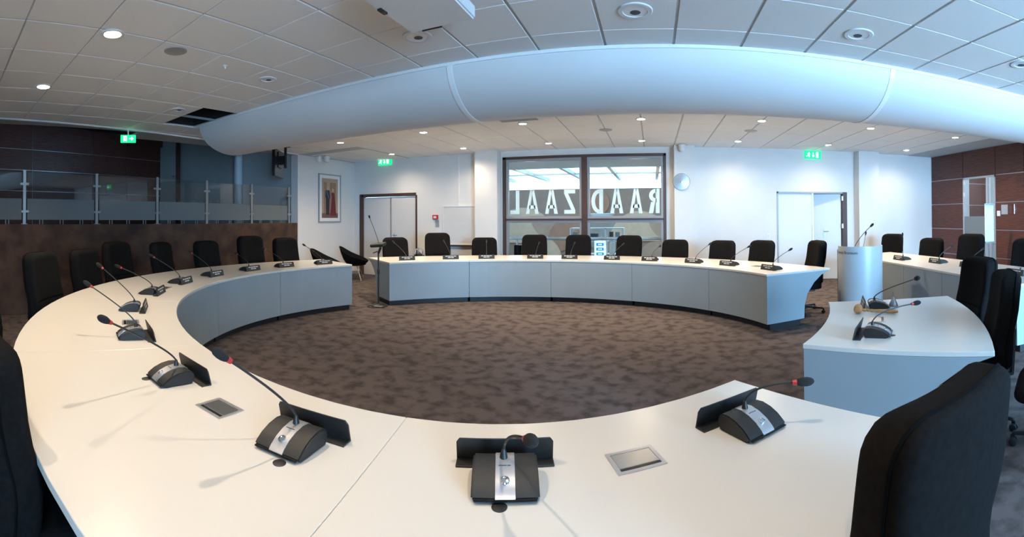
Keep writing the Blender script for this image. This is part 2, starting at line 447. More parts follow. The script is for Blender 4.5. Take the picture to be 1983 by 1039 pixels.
for kx in range(-9, 16):
    x0, x1 = xg0 + kx*P, xg0 + (kx+1)*P
    x1 = min(x1, XR)
    if x1 - x0 < .05: continue
    for ky in range(-8, 1):
        y0, y1 = 3.63 + ky*P - P*0, 3.63 + (ky+1)*P
        if ky == 0: y1 = 3.985
        ym = (y0 + y1)/2
        xx0 = max(x0, xl(ym) + .03)
        if x1 - xx0 < .06: continue
        if kx in (-6, -7) and ky == 0: continue
        if kx in (-6, -7) and ky == -1:
            y1 = 3.39
        tile(xx0, x1, y0, y1); ntile += 1
# left of the soffit's end the same grid runs on
for kx in range(-9, -6):
    x0, x1 = xg0 + kx*P, xg0 + (kx+1)*P
    for ky in range(0, 6):
        y0, y1 = 3.985 + ky*P, 3.985 + (ky+1)*P
        xx0 = max(x0, xl((y0 + y1)/2) + .03)
        if x1 - xx0 < .06: continue
        tile(xx0, x1, y0, y1); ntile += 1
# beyond the soffit
PF = .634
for kx in range(-10, 12):
    x0, x1 = -1.44 + kx*PF, -1.44 + (kx+1)*PF
    x0 = max(x0, -7.5); x1 = min(x1, XR)
    if x1 - x0 < .06: continue
    for ky in range(0, 7):
        y0, y1 = 5.42 + ky*PF, min(5.42 + (ky+1)*PF, YF)
        if y1 - y0 < .05: continue
        if x0 < xg0 - 6*P - .01 and y0 < 7.5 and x1 > xg0 - 6*P: x0 = xg0 - 6*P
        if x1 <= xg0 - 6*P + .01 and y0 < 7.4: continue
        tile(x0, x1, y0, y1); ntile += 1
MB().box(-5.83, -5.80, HY0, HY1, ZC + .001, ZC + .03).build('grid_bar', frame_grey, ceiling)
vd = MB()
vd.box(HX0 - .02, HX0, HY0, HY1, ZC + .03, ZC + .6).box(HX1, HX1 + .02, HY0, HY1, ZC + .03, ZC + .6).box(HX0, HX1, HY0 - .02, HY0, ZC + .03, ZC + .6).box(HX0, HX1, HY1, HY1 + .02, ZC + .03, ZC + .6).box(HX0, HX1, HY0, HY1, ZC + .6, ZC + .62)
vd.build('ceiling_void', dark_void, ceiling)
# white edge trim along the gallery
e = MB(); ya, yb = -3.9, 7.56
e.prism([(xl(ya) - .02, ya, ZC - .02), (xl(yb) - .02, yb, ZC - .02), (xl(yb) + .03, yb, ZC - .02), (xl(ya) + .03, ya, ZC - .02)], (0, 0, .05))
struct(e.build('trim_6', trim_white))
e = MB(); e.prism([(xl(ya) - .06, ya, ZC + .03), (xl(yb) - .06, yb, ZC + .03), (xl(yb) - .0, yb, ZC + .03), (xl(ya) - .0, ya, ZC + .03)], (0, 0, 1.3))
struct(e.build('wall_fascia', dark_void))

# curved soffit that crosses the room
sof = thing('curved_soffit', 'white half round soffit running across the whole ceiling', 'soffit', (0, 0, 0))
def half(y_c, a, b, n=28):
    return [(y_c - a * cos(PI * i / n), ZC - b * sin(PI * i / n)) for i in range(n + 1)]
def soffit(x0, x1, grow, name, m):
    prof = half(4.62, .655 + grow, .435 + grow)
    mb = MB(); n = len(prof)
    vs = [(x0, y, z) for y, z in prof] + [(x1, y, z) for y, z in prof]
    fs = [(i, i + 1, n + i + 1, n + i) for i in range(n - 1)] + [tuple(range(n)), tuple(range(2*n - 1, n - 1, -1))]
    return mb.add(vs, fs).build(name, m, sof, smooth=True)
for a, b in ((-6.22, -1.93), (-1.89, 2.33), (2.37, XR - .002)): soffit(a, b, 0, 'soffit_panel', duct_white)
for x in (-1.91, 2.35): soffit(x - .028, x + .028, .006, 'joint_band', trim_white)
MB().box(-6.22, XR - .002, 3.955, 3.972, ZC - .03, ZC).build('edge_trim', trim_white, sof)

# ================================================================== FAR WINDOW
wfm = MB()
wfm.box(WX0, WX0 + .07, YF - .03, YF + .14, WZ0, WZ1).box(WX1 - .055, WX1, YF - .03, YF + .14, WZ0, WZ1)
wfm.box(WX0, WX1, YF - .03, YF + .14, WZ1 - .055, WZ1).box(WX0, WX1, YF - .03, YF + .14, WZ0, WZ0 + .06)
win = struct(wfm.build('window_1', frame_brown))
MB().box(-1.535, -1.42, YF - .035, YF + .14, WZ0, WZ1).build('mullion', frame_brown, win)
MB().box(WX0 + .06, -1.53, YF - .03, YF + .12, 1.44, 1.475).build('transom', frame_brown, win)
MB().box(-1.425, WX1 - .05, YF - .03, YF + .12, 1.44, 1.475).build('transom', frame_brown, win)
for x0, x1 in ((WX0 + .07, -1.535), (-1.42, WX1 - .055)):
    for z0, z1 in ((WZ0 + .06, 1.44), (1.475, WZ1 - .055)):
        q = MB()
        t = .055
        q.box(x0, x0 + t, YF + .0, YF + .08, z0, z1).box(x1 - t, x1, YF, YF + .08, z0, z1).box(x0 + t, x1 - t, YF, YF + .08, z0, z0 + t).box(x0 + t, x1 - t, YF, YF + .08, z1 - t, z1)
        q.build('sash', frame_grey, win, bevel=.006)
        MB().box(x0 + t, x1 - t, YF + .035, YF + .045, z0 + t, z1 - t).build('window_pane', glass_dark, win)

# mirrored letters RAAD ZAAL stuck on the far side of the glass (seen from behind)
LZ0, LZ1 = 1.585, 2.115
def letter(ch, pxa, pxb):
    X0, X1 = on_y(pxa, 390, YF + .06).x, on_y(pxb, 390, YF + .06).x
    W = X1 - X0; Hh = LZ1 - LZ0; st = .085
    m = MB()
    def P3(u, v): return (X1 - u * W, YF + .030, LZ0 + v * Hh)         # u runs right to left: mirrored
    def poly(pts): m.prism([P3(*p) for p in pts], (0, .003, 0))
    s_ = st / W; sv = st / Hh
    if ch == 'L':
        poly([(0, 0), (s_, 0), (s_, 1), (0, 1)]); poly([(s_, 0), (1, 0), (1, sv), (s_, sv)])
    elif ch == 'A':
        poly([(0, 0), (s_*.95, 0), (.5 + s_*.12, .98), (.5 + s_*.1, 1), (.5 - s_*.55, 1)])
        poly([(1, 0), (.5 + s_*.55, 1), (.5 - s_*.1, 1), (.5 - s_*.12, .98), (1 - s_*.95, 0)])
        poly([(.25, .22), (.75, .22), (.72, .22 + sv*.9), (.28, .22 + sv*.9)])
    elif ch == 'Z':
        poly([(0, 1), (1, 1), (1, 1 - sv), (0, 1 - sv)]); poly([(0, 0), (1, 0), (1, sv), (0, sv)])
        poly([(0, sv), (s_*1.05, sv), (1, 1 - sv), (1 - s_*1.05, 1 - sv)])
    elif ch in 'DR':
        poly([(0, 0), (s_, 0), (s_, 1), (0, 1)])
        v0, v1 = (0, 1) if ch == 'D' else (.44, 1)
        vm = (v0 + v1)/2; hv = (v1 - v0)/2
        bx = .30; n = 12
        outer = [(s_, v1), (bx, v1)] + [(bx + (1 - bx) * sin(PI*i/n), vm + hv * cos(PI*i/n)) for i in range(1, n)] + [(bx, v0), (s_, v0)]
        inner = [(s_, v1 - sv), (bx, v1 - sv)] + [(bx + (1 - bx - s_) * sin(PI*i/n), vm + (hv - sv) * cos(PI*i/n)) for i in range(1, n)] + [(bx, v0 + sv), (s_, v0 + sv)]
        for i in range(len(outer) - 1): poly([outer[i], outer[i+1], inner[i+1], inner[i]])
        if ch == 'R': poly([(.42, .46), (.42 + s_*1.05, .46), (1.02, 0), (1.02 - s_*1.1, 0)])
    m.build('letter', letter_white, win)
for ch, a, b in (('L', 989.3, 1006.5), ('A', 1019, 1043.7), ('A', 1056, 1080.7), ('Z', 1093, 1114.3), ('D', 1145.3, 1168.2), ('A', 1181.8, 1207.3), ('A', 1219.5, 1244.4), ('R', 1256.8, 1277.3)):
    letter(ch, a, b)

# ---- hall beyond the window: open atrium under a glazed roof
struct(MB().box(-8.6, 5.5, YF + .16, 13.4, -.1, 0).build('floor_hall', carpet))
struct(MB().box(-8.7, 5.6, YF + .16, 12.2, 2.86, 3.0).box(-8.7, 5.6, 12.1, 12.2, 3.0, 3.4).build('ceiling_hall', ceil_tile))
struct(MB().box(-8.7, -8.6, YF + .16, 21.2, -3, 3.4).box(5.5, 5.6, YF + .16, 21.2, -3, 3.4).box(-8.6, 5.5, 21.0, 21.2, -3, 2.86).box(-8.7, 5.6, 13.4, 21.2, -3.1, -3).box(-8.6, 5.5, 13.3, 13.4, -3.1, -.1).build('wall_hall', mural[0]))
roof = MB()
for x in (-6.6, -4.9, -3.2, -1.5, .2, 1.9, 3.6): roof.box(x - .06, x + .06, 12.2, 21, 3.22, 3.36)
roof.box(-8.6, 5.5, 15.0, 15.06, 3.24, 3.30).box(-8.6, 5.5, 18.0, 18.06, 3.24, 3.30)
tr7 = struct(roof.build('trim_7', frame_grey))
roofg = glassmat('roof_glazing', (0.30, 0.285, 0.26, 1), 1.2)
for a_, b_ in ((-8.6, -6.6), (-6.6, -4.9), (-4.9, -3.2), (-3.2, -1.5), (-1.5, .2), (.2, 1.9), (1.9, 3.6), (3.6, 5.5)):
    MB().box(a_, b_, 12.2, 21.1, 3.365, 3.375).build('roof_pane', roofg, tr7)
    MB().box(a_, b_, 21.08, 21.09, 2.86, 3.37).build('clerestory_pane', roofg, tr7)
# painted wall opposite: big rounded fields of brown
mu = thing('wall_mural', 'brown mural of big rounded fields seen through the far window', 'mural', (0, 20.99, 0))
k = 0
for cx_, cz_, r_, a0, a1 in ((-6.2, .3, 1.7, 0, 180), (-4.6, 1.6, 1.2, 180, 360), (-3.5, .2, 1.5, 20, 200), (-1.9, 1.3, 1.5, 150, 330), (-.6, .4, 1.4, 0, 180), (.9, 1.5, 1.1, 180, 360), (1.9, .1, 1.6, 0, 170), (3.3, 1.3, 1.2, 90, 270), (-5.3, -.4, 1.0, 0, 360), (.2, -.5, .9, 0, 360), (-2.6, 2.2, .6, 0, 360), (2.4, 2.1, .65, 0, 360)):
    pts = [(cx_ + r_*cos(math.radians(a0 + (a1 - a0)*i/20)), 0, cz_ + r_*sin(math.radians(a0 + (a1 - a0)*i/20))) for i in range(21 if a1 - a0 < 360 else 20)]
    dd = .02 + .006*k
    MB().prism(pts, (0, -dd, 0)).build('mural_field', mural[1 + k % 4], mu); k += 1
for x_ in (-4.6, -.6, 2.6):  # added warm point lights to brighten the mural; the hall shows no such fittings
    l_ = bpy.data.lights.new('mural_fill', 'POINT'); l_.energy = 45; l_.color = WARM; l_.shadow_soft_size = .1
    o_ = bpy.data.objects.new('mural_fill', l_); o_.location = (x_, 16.5, 2.3); COL.objects.link(o_)
rl = thing('handrail', 'white handrail crossing behind the far window', 'handrail', (0, 10.6, 0))
MB().tube([(-8.4, 0, 1.0), (5.3, 0, 1.0)], .038, 10).build('rail', trim_white, rl, smooth=True)
for x in (-7.2, -5.2, -3.28, -1.0, 1.2, 3.2): MB().tube([(x, 0, 0), (x, 0, 1.0)], .022, 8).build('post', trim_white, rl, smooth=True)
bq = MB().box(-.09, .09, -.09, .09, 0, .86).build('pedestal', tv_black, None, bevel=.008)
bq.location = (-3.13, 10.25, 0); tag(bq, 'dark pedestal behind the far window at its left', 'pedestal')
# white shelf unit
sh = thing('shelf_unit', 'white open shelf unit in the hall beyond the far window', 'shelf', (-1.60, 13.1, 0))
for x in (-.78, -.27, .24, .75): MB().box(x - .02, x + .02, -.17, .17, 0, 1.2).build('upright', trim_white, sh)
for z in (.05, .42, .80, 1.17): MB().box(-.76, .73, -.17, .17, z, z + .035).build('shelf_board', trim_white, sh)
for i, (x, wd, hh, mm) in enumerate(((-.66, .12, .24, frame_grey), (-.45, .14, .22, steel), (-.1, .22, .2, print_grey), (.12, .05, .26, print_white), (.4, .1, .25, frame_brown), (.58, .12, .24, frame_grey))):
    tag(MB().box(-1.6 + x - wd/2, -1.6 + x + wd/2, 12.98, 13.2, .836, .836 + hh).build('file_box', mm), ['grey file box at the left of the hall shelf', 'steel coloured file box second on the hall shelf', 'wide slate box in the middle of the hall shelf', 'thin white folder beside the wide slate box', 'brown box in the right bay of the hall shelf', 'grey box at the right end of the hall shelf'][i], 'box', 'boxes on the hall shelf')
tag(MB().box(-1.17, -1.06, 12.5, 12.6, 0, .80).build('white_post', trim_white), 'short white post beside the lit kiosk screen in the hall', 'post')
ki = thing('kiosk_screen', 'lit kiosk screen with three blue buttons behind the window', 'screen', (-1.29, 11.0, 0), 0)
MB().box(-.14, .14, 0, .05, .50, .93).build('housing', screen_light, ki, bevel=.006)
for z in (.575, .69, .805):
    bt = MB().box(-.09, .09, -.006, .0, z, z + .07).build('button', screen_blue, ki)
    MB().box(-.05, .05, -.009, -.006, z + .022, z + .048).build('button_text', screen_light, bt)
MB().box(-.03, .03, .01, .06, 0, .51).build('stand', steel, ki)
bw = MB(); bw.lathe([(.02, .0), (.12, .01), (.30, .07), (.42, .16), (.40, .165), (.28, .09), (.0, .05)], 28)
bwo = bw.build('hanging_lamp', trim_white, None, smooth=True); bwo.location = (-1.55, 13.6, 1.46)
tag(bwo, 'wide shallow white bowl lamp seen behind the letter D', 'lamp')
MB().tube([(0, 0, .1), (0, 0, 1.9)], .006, 6).build('cable', trim_white, bwo)

# ================================================================== DOORS
dl = struct(MB().box(DLX0 - .07, DLX0 + .04, YF - .02, YF + .12, 0, DZ + .09).box(DLX0, DLX1, YF - .02, YF + .12, DZ + .01, DZ + .09).box(DLX1 - .02, DLX1 + .03, YF - .005, YF + .12, 0, DZ + .03).build('door_1', frame_brown))
xm = on_y(756.5, 430, YF).x
MB().box(DLX0 + .045, xm - .02, YF + .02, YF + .06, .01, DZ).build('door_leaf', door_white, dl, bevel=.002)
MB().box(xm + .015, DLX1 - .022, YF + .02, YF + .06, .01, DZ).build('door_leaf', door_white, dl, bevel=.002)
MB().box(xm - .018, xm + .013, YF + .005, YF + .05, .01, DZ).build('meeting_strip', steel, dl)
def handle(parent, x, y, z, dx, sgn=-1):
    q = MB().box(x - .022, x + .022, y + sgn*.008, y, z - .11, z + .11)
    q.tube([(x, y, z + .05), (x, y + sgn*.06, z + .05), (x + dx, y + sgn*.06, z + .05)], .011)
    q.build('door_handle', chrome, parent, smooth=True)
handle(dl, xm + .09, YF + .02, 1.02, .13)
dr = struct(MB().box(DRX0, DRX0 + .035, YF - .01, YF + .14, 0, DZ).box(DRX0, DRX1, YF - .01, YF + .14, DZ - .035, DZ).build('door_2', frame_grey))
MB().box(DRX1 - .115, DRX1, YF - .012, YF + .15, 0, DZ - .0).build('door_jamb', frame_brown, dr)
xs = on_y(1573, 430, YF).x; xs2 = on_y(1582, 430, YF).x
MB().box(DRX0 + .037, xs, YF + .02, YF + .06, .01, DZ - .037).build('door_leaf', door_white, dr, bevel=.002)
MB().box(xs, xs + .03, YF + .0, YF + .07, .01, DZ - .037).build('leaf_edge', steel, dr)
lf = MB().box(-.74, 0, -.02, .02, .01, DZ - .04).build('door_leaf', door_white, dr, bevel=.002)
lf.location = (DRX1 - .118, YF + .10, 0); lf.rotation_euler = (0, 0, math.radians(-14))
handle(lf, -.40, -.02, 1.08, .10)
for z in (.3, 1.2, 1.85): MB().box(DRX1 - .135, DRX1 - .10, YF - .02, YF + .02, z, z + .11).build('hinge', trim_white, dr, bevel=.003)
struct(MB().box(2.2, 5.3, 11.2, 11.3, 0, 2.7).box(2.2, 2.3, YF + .16, 11.3, 0, 2.7).box(5.3, 5.4, YF + .16, 11.3, 0, 2.7).box(2.2, 5.4, YF + .16, 11.3, 2.7, 2.8).build('wall_lobby', white_wall))
struct(MB().box(-8.3, -4.9, 10.8, 10.9, 0, 2.7).build('wall_back_passage', white_wall))

# ================================================================== LIGHT FITTINGS
def spot(loc, energy=SPOT_W, ang=112, blend=.7, tilt=None, col=WARM, size=.026):
    l = bpy.data.lights.new('downlight_beam', 'SPOT'); l.energy = energy; l.color = col
    l.spot_size = math.radians(ang); l.spot_blend = blend; l.shadow_soft_size = size
    o = bpy.data.objects.new('downlight_beam', l); o.location = loc
    if tilt: o.rotation_euler = tilt
    COL.objects.link(o)
    return o
def downlight(p, lit, label, group, r=.10):
    t = thing('downlight', label, 'ceiling light', (p.x, p.y, ZC), 0, group)
    key = 'dl%.3f%d' % (r, lit)
    if key not in tile_cache:
        a = MB().lathe([(r, -.001), (r, -.006), (r*.96, -.010), (r*.72, -.010), (r*.70, -.004)], 28).build('trim_ring', trim_white, t, smooth=True)
        b = MB().lathe([(r*.70, -.004), (r*.62, -.0015), (.0001, -.001)] if lit else [(r*.72, -.006), (r*.6, -.003), (r*.45, -.0015), (.0001, -.001)], 28).build('lamp', lamp_on if lit else lamp_off, t, smooth=True)
        parts = [a, b]
        if not lit:
            parts.append(MB().lathe([(r*.30, -.0075), (.0001, -.0072)], 24, (0, r*.16, 0)).build('dark_bulb', print_grey, t))
        tile_cache[key] = parts
    else:
        for s_ in tile_cache[key]: inst(s_, t)
    if lit: spot((p.x, p.y, ZC - .02), SPOT_W * (.52 if p.y > 8 else 1.5) if p.y > 5 else SPOT_W, 150 if p.y > 5 else 125, 1.0)
    return t
for i, (x, y, lit, r) in enumerate(((218, 65, 1, .10), (84, 167, 1, .10), (518, 153, 0, .10), (808, 70, 0, .125), (1230, 20, 0, .13), (1663, 66, 0, .125), (345, 212, 0, .10), (1980, 124, 0, .12))):
    lab = ['bright downlight in the ceiling at upper left, nearer of the lit pair', 'bright downlight lower on the left ceiling, above the gallery glass', 'unlit downlight in the ceiling between the speaker disc and the soffit',
           'unlit downlight just below the white projector housing', 'unlit round downlight at the top centre of the ceiling', 'unlit downlight in the bluish ceiling at upper right', 'unlit downlight beside the missing ceiling tiles', 'unlit downlight cut by the right edge of the picture'][i]
    downlight(on_z(x, y, ZC), lit, lab, 'downlights on the viewer side of the soffit', r)
far_l = ((651, 274), (815, 254), (1014, 240), (1242, 234), (1470, 238), (1675, 252), (1848, 266), (749, 296), (893, 285), (1061, 276), (1243, 273), (1427, 275), (1600, 281.5), (1748, 292))
ords = ['first', 'second', 'third', 'fourth', 'fifth', 'sixth', 'seventh']
for i, (x, y) in enumerate(far_l):
    row = 'row just beyond the soffit' if i < 7 else 'row along the far wall'
    p = on_z(x, y, ZC)
    p.y = 6.95 if i < 7 else 8.92
    downlight(p, 1, 'lit downlight, %s from the left in the ceiling %s' % (ords[i % 7], row), 'lit downlights beyond the soffit', .085)
# the same lit rows go on overhead and behind the viewer
for x, y, f_ in ((-1.72, 1.40, .75), (0.05, 1.40, .55), (-1.72, -.5, .65), (.05, -.5, .35), (-3.4, -.5, .5)):
    spot((x, y, ZC - .02), SPOT_W * f_)

t = thing('ceiling_speaker', 'round grey ceiling speaker grille at upper left', 'speaker', on_z(340, 98, ZC))
MB().lathe([(.105, 0), (.105, -.006), (.10, -.009), (.09, -.007)], 28).build('rim', speaker_grey, t, smooth=True)
MB().lathe([(.092, -.006), (.0001, -.007)], 28).build('grille', speaker_grey, t)
for px, py, lab in ((783, 242, 'faint round speaker in the far ceiling, left of the vent'), (1173, 251, 'faint round speaker in the far ceiling, above the window'), (1454, 253, 'faint round speaker in the far ceiling, near right exit sign')):
    q_ = thing('ceiling_speaker', lab, 'speaker', on_z(px, py, ZC))
    MB().lathe([(.115, 0), (.115, -.004), (.11, -.006), (.0001, -.006)], 28).build('grille', vent_grey, q_, smooth=True)
t = thing('smoke_detector', 'tiny white sprinkler head below a left ceiling tile', 'sprinkler', on_z(436, 127, ZC))
MB().lathe([(.022, 0), (.022, -.006), (.008, -.012), (.006, -.03), (.014, -.034), (.0001, -.036)], 16).build('head', trim_white, t, smooth=True)
t = thing('ceiling_vent', 'flat grey vent panel just beyond the soffit', 'vent', (-2.03, 6.6, ZC))
MB().box(-.30, .30, -.15, .15, -.008, 0).build('frame', vent_grey, t, bevel=.003)
for k in range(7): MB().box(-.28, .28, -.125 + k*.037, -.105 + k*.037, -.012, -.008).build('slat', vent_grey, t)

# projector housing hung under the ceiling, cut by the top of the picture
t = thing('ceiling_projector', 'white housing hung from the ceiling, cut by the top edge', 'projector', (-1.43, 2.55, 2.86))
MB().box(-.26, .25, -.40, .32, 0, .10).build('body', trim_white, t, bevel=.012)
MB().box(-.17, -.01, .318, .326, -.004, .022).build('slot', tv_black, t)
MB().box(-.25, -.22, -.14, -.06, -.012, .0).build('foot', tv_black, t)
MB().tube([(0, 0, .10), (0, 0, .152)], .05, 16).build('mount', steel, t, smooth=True)

# exit signs
def exit_sign(loc, rz, wdt, hgt, label, arrow):
    t = thing('exit_sign', label, 'exit sign', loc, rz, 'green emergency exit signs')
    MB().box(-wdt/2, wdt/2, 0, .045, -hgt/2, hgt/2).build('sign_box', green_sign, t, bevel=.004)
    y = -.002
    s = hgt
    def bar(m, p, q, th):
        p = Vector((p[0]*s, y, p[1]*s)); q = Vector((q[0]*s, y, q[1]*s)); dn = (q - p).normalized(); nn = Vector((-dn.z, 0, dn.x)) * th * s / 2
        m.prism([p - nn, q - nn, q + nn, p + nn], (0, .003, 0))
    ox = -.55 if arrow == 'down' else -.40
    man, arr, dor = MB(), MB(), MB()
    if arrow == 'down':
        man.prism([(ox*s + .06*s*cos(a*PI/5) + .02*s, y, .24*s + .07*s*sin(a*PI/5)) for a in range(10)], (0, .003, 0))
        for p, q, th in (((ox - .0, .20), (ox - .08, -.05), .12), ((ox - .08, -.04), (ox + .08, -.18), .08), ((ox + .07, -.16), (ox + .02, -.34), .07), ((ox - .07, -.04), (ox - .22, -.20), .08), ((ox - .2, -.18), (ox - .36, -.2), .07), ((ox, .15), (ox + .15, .03), .06), ((ox - .0, .15), (ox - .2, .08), .06)): bar(man, p, q, th)
        for p, q, th in (((0, .28), (0, -.1), .09), ((-.14, -.08), (.02, -.30), .09), ((.14, -.08), (-.02, -.30), .09), ((0, 0), (0, -.25), .09)): bar(arr, p, q, th)
        dor.box(.38*s, .68*s, y, y + .003, -.34*s, .34*s)
    else:
        dor.prism([(-.62*s, y, -.34*s), (-.62*s, y, .34*s), (-.18*s, y, .34*s), (-.18*s, y, -.34*s), (-.26*s, y, -.34*s), (-.26*s, y, .26*s), (-.54*s, y, .26*s), (-.54*s, y, -.34*s)], (0, .003, 0))
        for p, q, th in (((-.40, .16), (-.42, -.06), .11), ((-.42, -.04), (-.34, -.3), .08), ((-.42, -.04), (-.5, -.28), .08)): bar(man, p, q, th)
        for p, q, th in (((.12, 0), (.62, 0), .1), ((.42, .22), (.66, -.02), .1), ((.42, -.22), (.66, .02), .1)): bar(arr, p, q, th)
        MB().box(-.01, .01, .015, .03, hgt/2, hgt/2 + .10).build('hanger', steel, t)
    man.build('running_figure', white_sign, t); arr.build('arrow', white_sign, t); dor.build('doorway', white_sign, t)
    return t
exit_sign((-6.54, YF - .05, 2.975), 0, .40, .19, 'green exit sign above the white double door at far left', 'down')
exit_sign((3.61, YF - .05, 2.897), 0, .395, .185, 'green exit sign above the white door right of the window', 'down')
exit_sign((-7.04, 3.06, 2.845), math.radians(64), .26, .13, 'green exit sign with right arrow over the dark gallery', 'right')

# ================================================================== GALLERY BALUSTRADE
ba = thing('glass_balustrade', 'glass balustrade with steel posts on the dark gallery front', 'balustrade', (0, 0, 1.392))
py_ = [-2.4, -1.2, .03, 1.275, 2.515, 3.71, 4.85, 6.08, 7.30]
ang = math.atan2(-0.105, 1.0)
wdir = Vector((-0.105, 1, 0)).normalized()
nrm = Vector((1, .105, 0)).normalized()
def bx(y, off=.0): return Vector((xl(y) - .07, y, 0)) + nrm * off
pm = MB().box(-.018, .018, -.022, .022, 0, .84).box(-.05, .05, -.05, .05, 0, .008)
pm2 = None
clamp = None
for i, y in enumerate(py_):
    p = bx(y)
    if i == 0:
        post0 = pm.build('post', post_steel, ba, bevel=.003); po = post0
    else:
        po = post0.copy(); COL.objects.link(po); po.parent = ba
    po.location = p; po.rotation_euler = (0, 0, -ang * -1)
    for s_ in (-1, 1):
        for z in (.20, .63):
            if clamp is None:
                clamp = MB().box(-.016, .016, -.024, .024, -.018, .018).build('clamp', post_steel, po, bevel=.003); c = clamp
            else:
                c = clamp.copy(); COL.objects.link(c); c.parent = po
            c.location = (0, s_*.044, z)
for a, b in zip(py_[:-1], py_[1:]):
    A = bx(a) + wdir*.045; B = bx(b) - wdir*.045
    mid = (A + B)/2; L = (B - A).length
    pn = MB().obox((mid.x, mid.y, .44), wdir*L, nrm*.010, (0, 0, .74)).build('glass_pane', glass_rail, ba)
    MB().obox((mid.x, mid.y, .235), wdir*(L - .004), nrm*.013, (0, 0, .33)).build('frosted_band', glass_frost, pn)
    for f in (.2, .5, .8):
        for dd in (-.025, .025):
            q = A + (B - A)*f + wdir*dd
            MB().tube([(q.x, q.y, 0), (q.x, q.y, .075)], .008, 6).build('stud', post_steel, ba)

# television on a ceiling pole at the gallery corner
tv = thing('wall_television', 'black flat television seen edge on, hung from ceiling pole', 'television', (-7.0, 6.42, 0), math.radians(124.5))
MB().box(-.42, .42, -.03, .03, 2.36, 2.93).build('screen_case', tv_black, tv, bevel=.01)
MB().box(-.40, .40, .030, .032, 2.39, 2.90).build('screen', glass_dark, tv)
MB().tube([(.0, -.16, 3.01), (.0, -.16, 2.55)], .03, 12).build('pole', tv_black, tv, smooth=True)
MB().lathe([(.10, 2.99), (.10, 3.01)], 20, (0, -.16, 0)).build('ceiling_plate', tv_black, tv)
MB().box(-.05, .05, -.16, -.03, 2.62, 2.80).box(-.16, .16, -.05, -.03, 2.55, 2.88).build('bracket', tv_black, tv, bevel=.006)

# framed photograph on the white side wall
fr = thing('framed_picture', 'white framed photo of a standing couple on the left wall', 'picture', (-7.55, 8.70, 2.01), math.radians(90))
PWd, PHt = .86, 1.22
q = MB()
for x0, x1, z0, z1 in ((-PWd/2, -PWd/2 + .03, -PHt/2, PHt/2), (PWd/2 - .03, PWd/2, -PHt/2, PHt/2), (-PWd/2 + .03, PWd/2 - .03, PHt/2 - .03, PHt/2), (-PWd/2 + .03, PWd/2 - .03, -PHt/2, -PHt/2 + .03)):
    q.box(x0, x1, -.03, 0, z0, z1)
q.build('frame', frame_grey, fr)
MB().box(-PWd/2 + .03, PWd/2 - .03, -.016, 0, -PHt/2 + .03, PHt/2 - .03).build('mount', trim_white, fr)
ph = MB()
ph.box(-.31, .31, -.018, -.016, -.50, .50, 0)
ph.box(-.31, -.24, -.0185, -.018, -.5, .5, 1); ph.box(.23, .31, -.0185, -.018, -.5, .5, 1); ph.box(-.12, .0, -.0185, -.018, .05, .5, 1); ph.box(-.31, .31, -.0187, -.018, .40, .5, 1)
ph.box(-.31, .31, -.0188, -.018, -.5, -.38, 2)
def blob(cx_, cz_, rx, rz, mi, y, n=14): ph.prism([(cx_ + rx*cos(2*PI*i/n), y, cz_ + rz*sin(2*PI*i/n)) for i in range(n)], (0, .002, 0), mi)
def pol(pts, mi, y): ph.prism([(a, y, b) for a, b in pts], (0, .002, 0), mi)
pol([(-.15, -.42), (-.16, .02), (-.19, .02), (-.17, .20), (-.02, .20), (.01, .0), (-.02, -.02), (-.03, -.42)], 3, -.0205)
pol([(.0, -.44), (.07, .02), (.05, .14), (.17, .14), (.19, -.02), (.24, -.44)], 4, -.021)
blob(-.09, .265, .036, .05, 5, -.022); blob(.11, .205, .034, .048, 5, -.022)
pol([(-.15, .18), (-.12, .19), (-.03, .0), (-.05, -.02)], 6, -.022)
ph.build('photograph', [photo_m[k] for k in ('back', 'pillar', 'floor', 'suit', 'gown', 'skin', 'sash')], fr)

# dome cameras
def dome(loc, label, n):
    t = thing('dome_camera', label, 'camera', loc)
    for k in range(n):
        ox = (k - (n - 1)/2) * .17
        MB().lathe([(.05, 0), (.085, -.004), (.085, -.035), (.07, -.06), (.07, -.12), (.045, -.155), (.0001, -.165)], 20, (ox, ox*.6, 0)).build('camera_body', trim_white, t, smooth=True)
        MB().lathe([(.088, -.006), (.088, -.022)], 20, (ox, ox*.6, 0)).build('band', steel, t, smooth=True)
dome((-7.28, 8.15, ZC), 'pair of white camera pods under the ceiling over the picture', 2)
dome((.62, 9.36, ZC), 'single white camera pod under ceiling above the round disc', 1)

# round brushed disc on the pillar
t = thing('wall_disc', 'round brushed steel disc on the pillar right of window', 'wall disc', (.607, 9.47, 2.235))
MB().lathe([(.178, 0), (.180, -.012), (.172, -.022), (.02, -.034), (.0001, -.036)], 48, axis='y').build('disc', mat('disc_steel', (0.42, 0.43, 0.44, 1), 0.42, metal=0.9, var=0.1, scale=6), t, smooth=True)
MB().lathe([(.015, -.034), (.012, -.042), (.0001, -.044)], 16, axis='y').build('hub', chrome, t, smooth=True)

t = thing('fire_call_point', 'small red fire call point beside the whiteboard', 'fire alarm', (-5.07, YF, 1.525))
MB().box(-.07, .07, -.05, 0, -.055, .055).build('box', red_box, t, bevel=.006)
MB().box(-.04, .04, -.053, -.05, -.028, .028).build('label_plate', print_white, t)
t = thing('notice_plate', 'grey plate on the wall under the red call point', 'plate', (-5.03, YF, 1.37))
MB().box(-.05, .05, -.012, 0, -.08, .08).build('plate', frame_grey, t, bevel=.003)

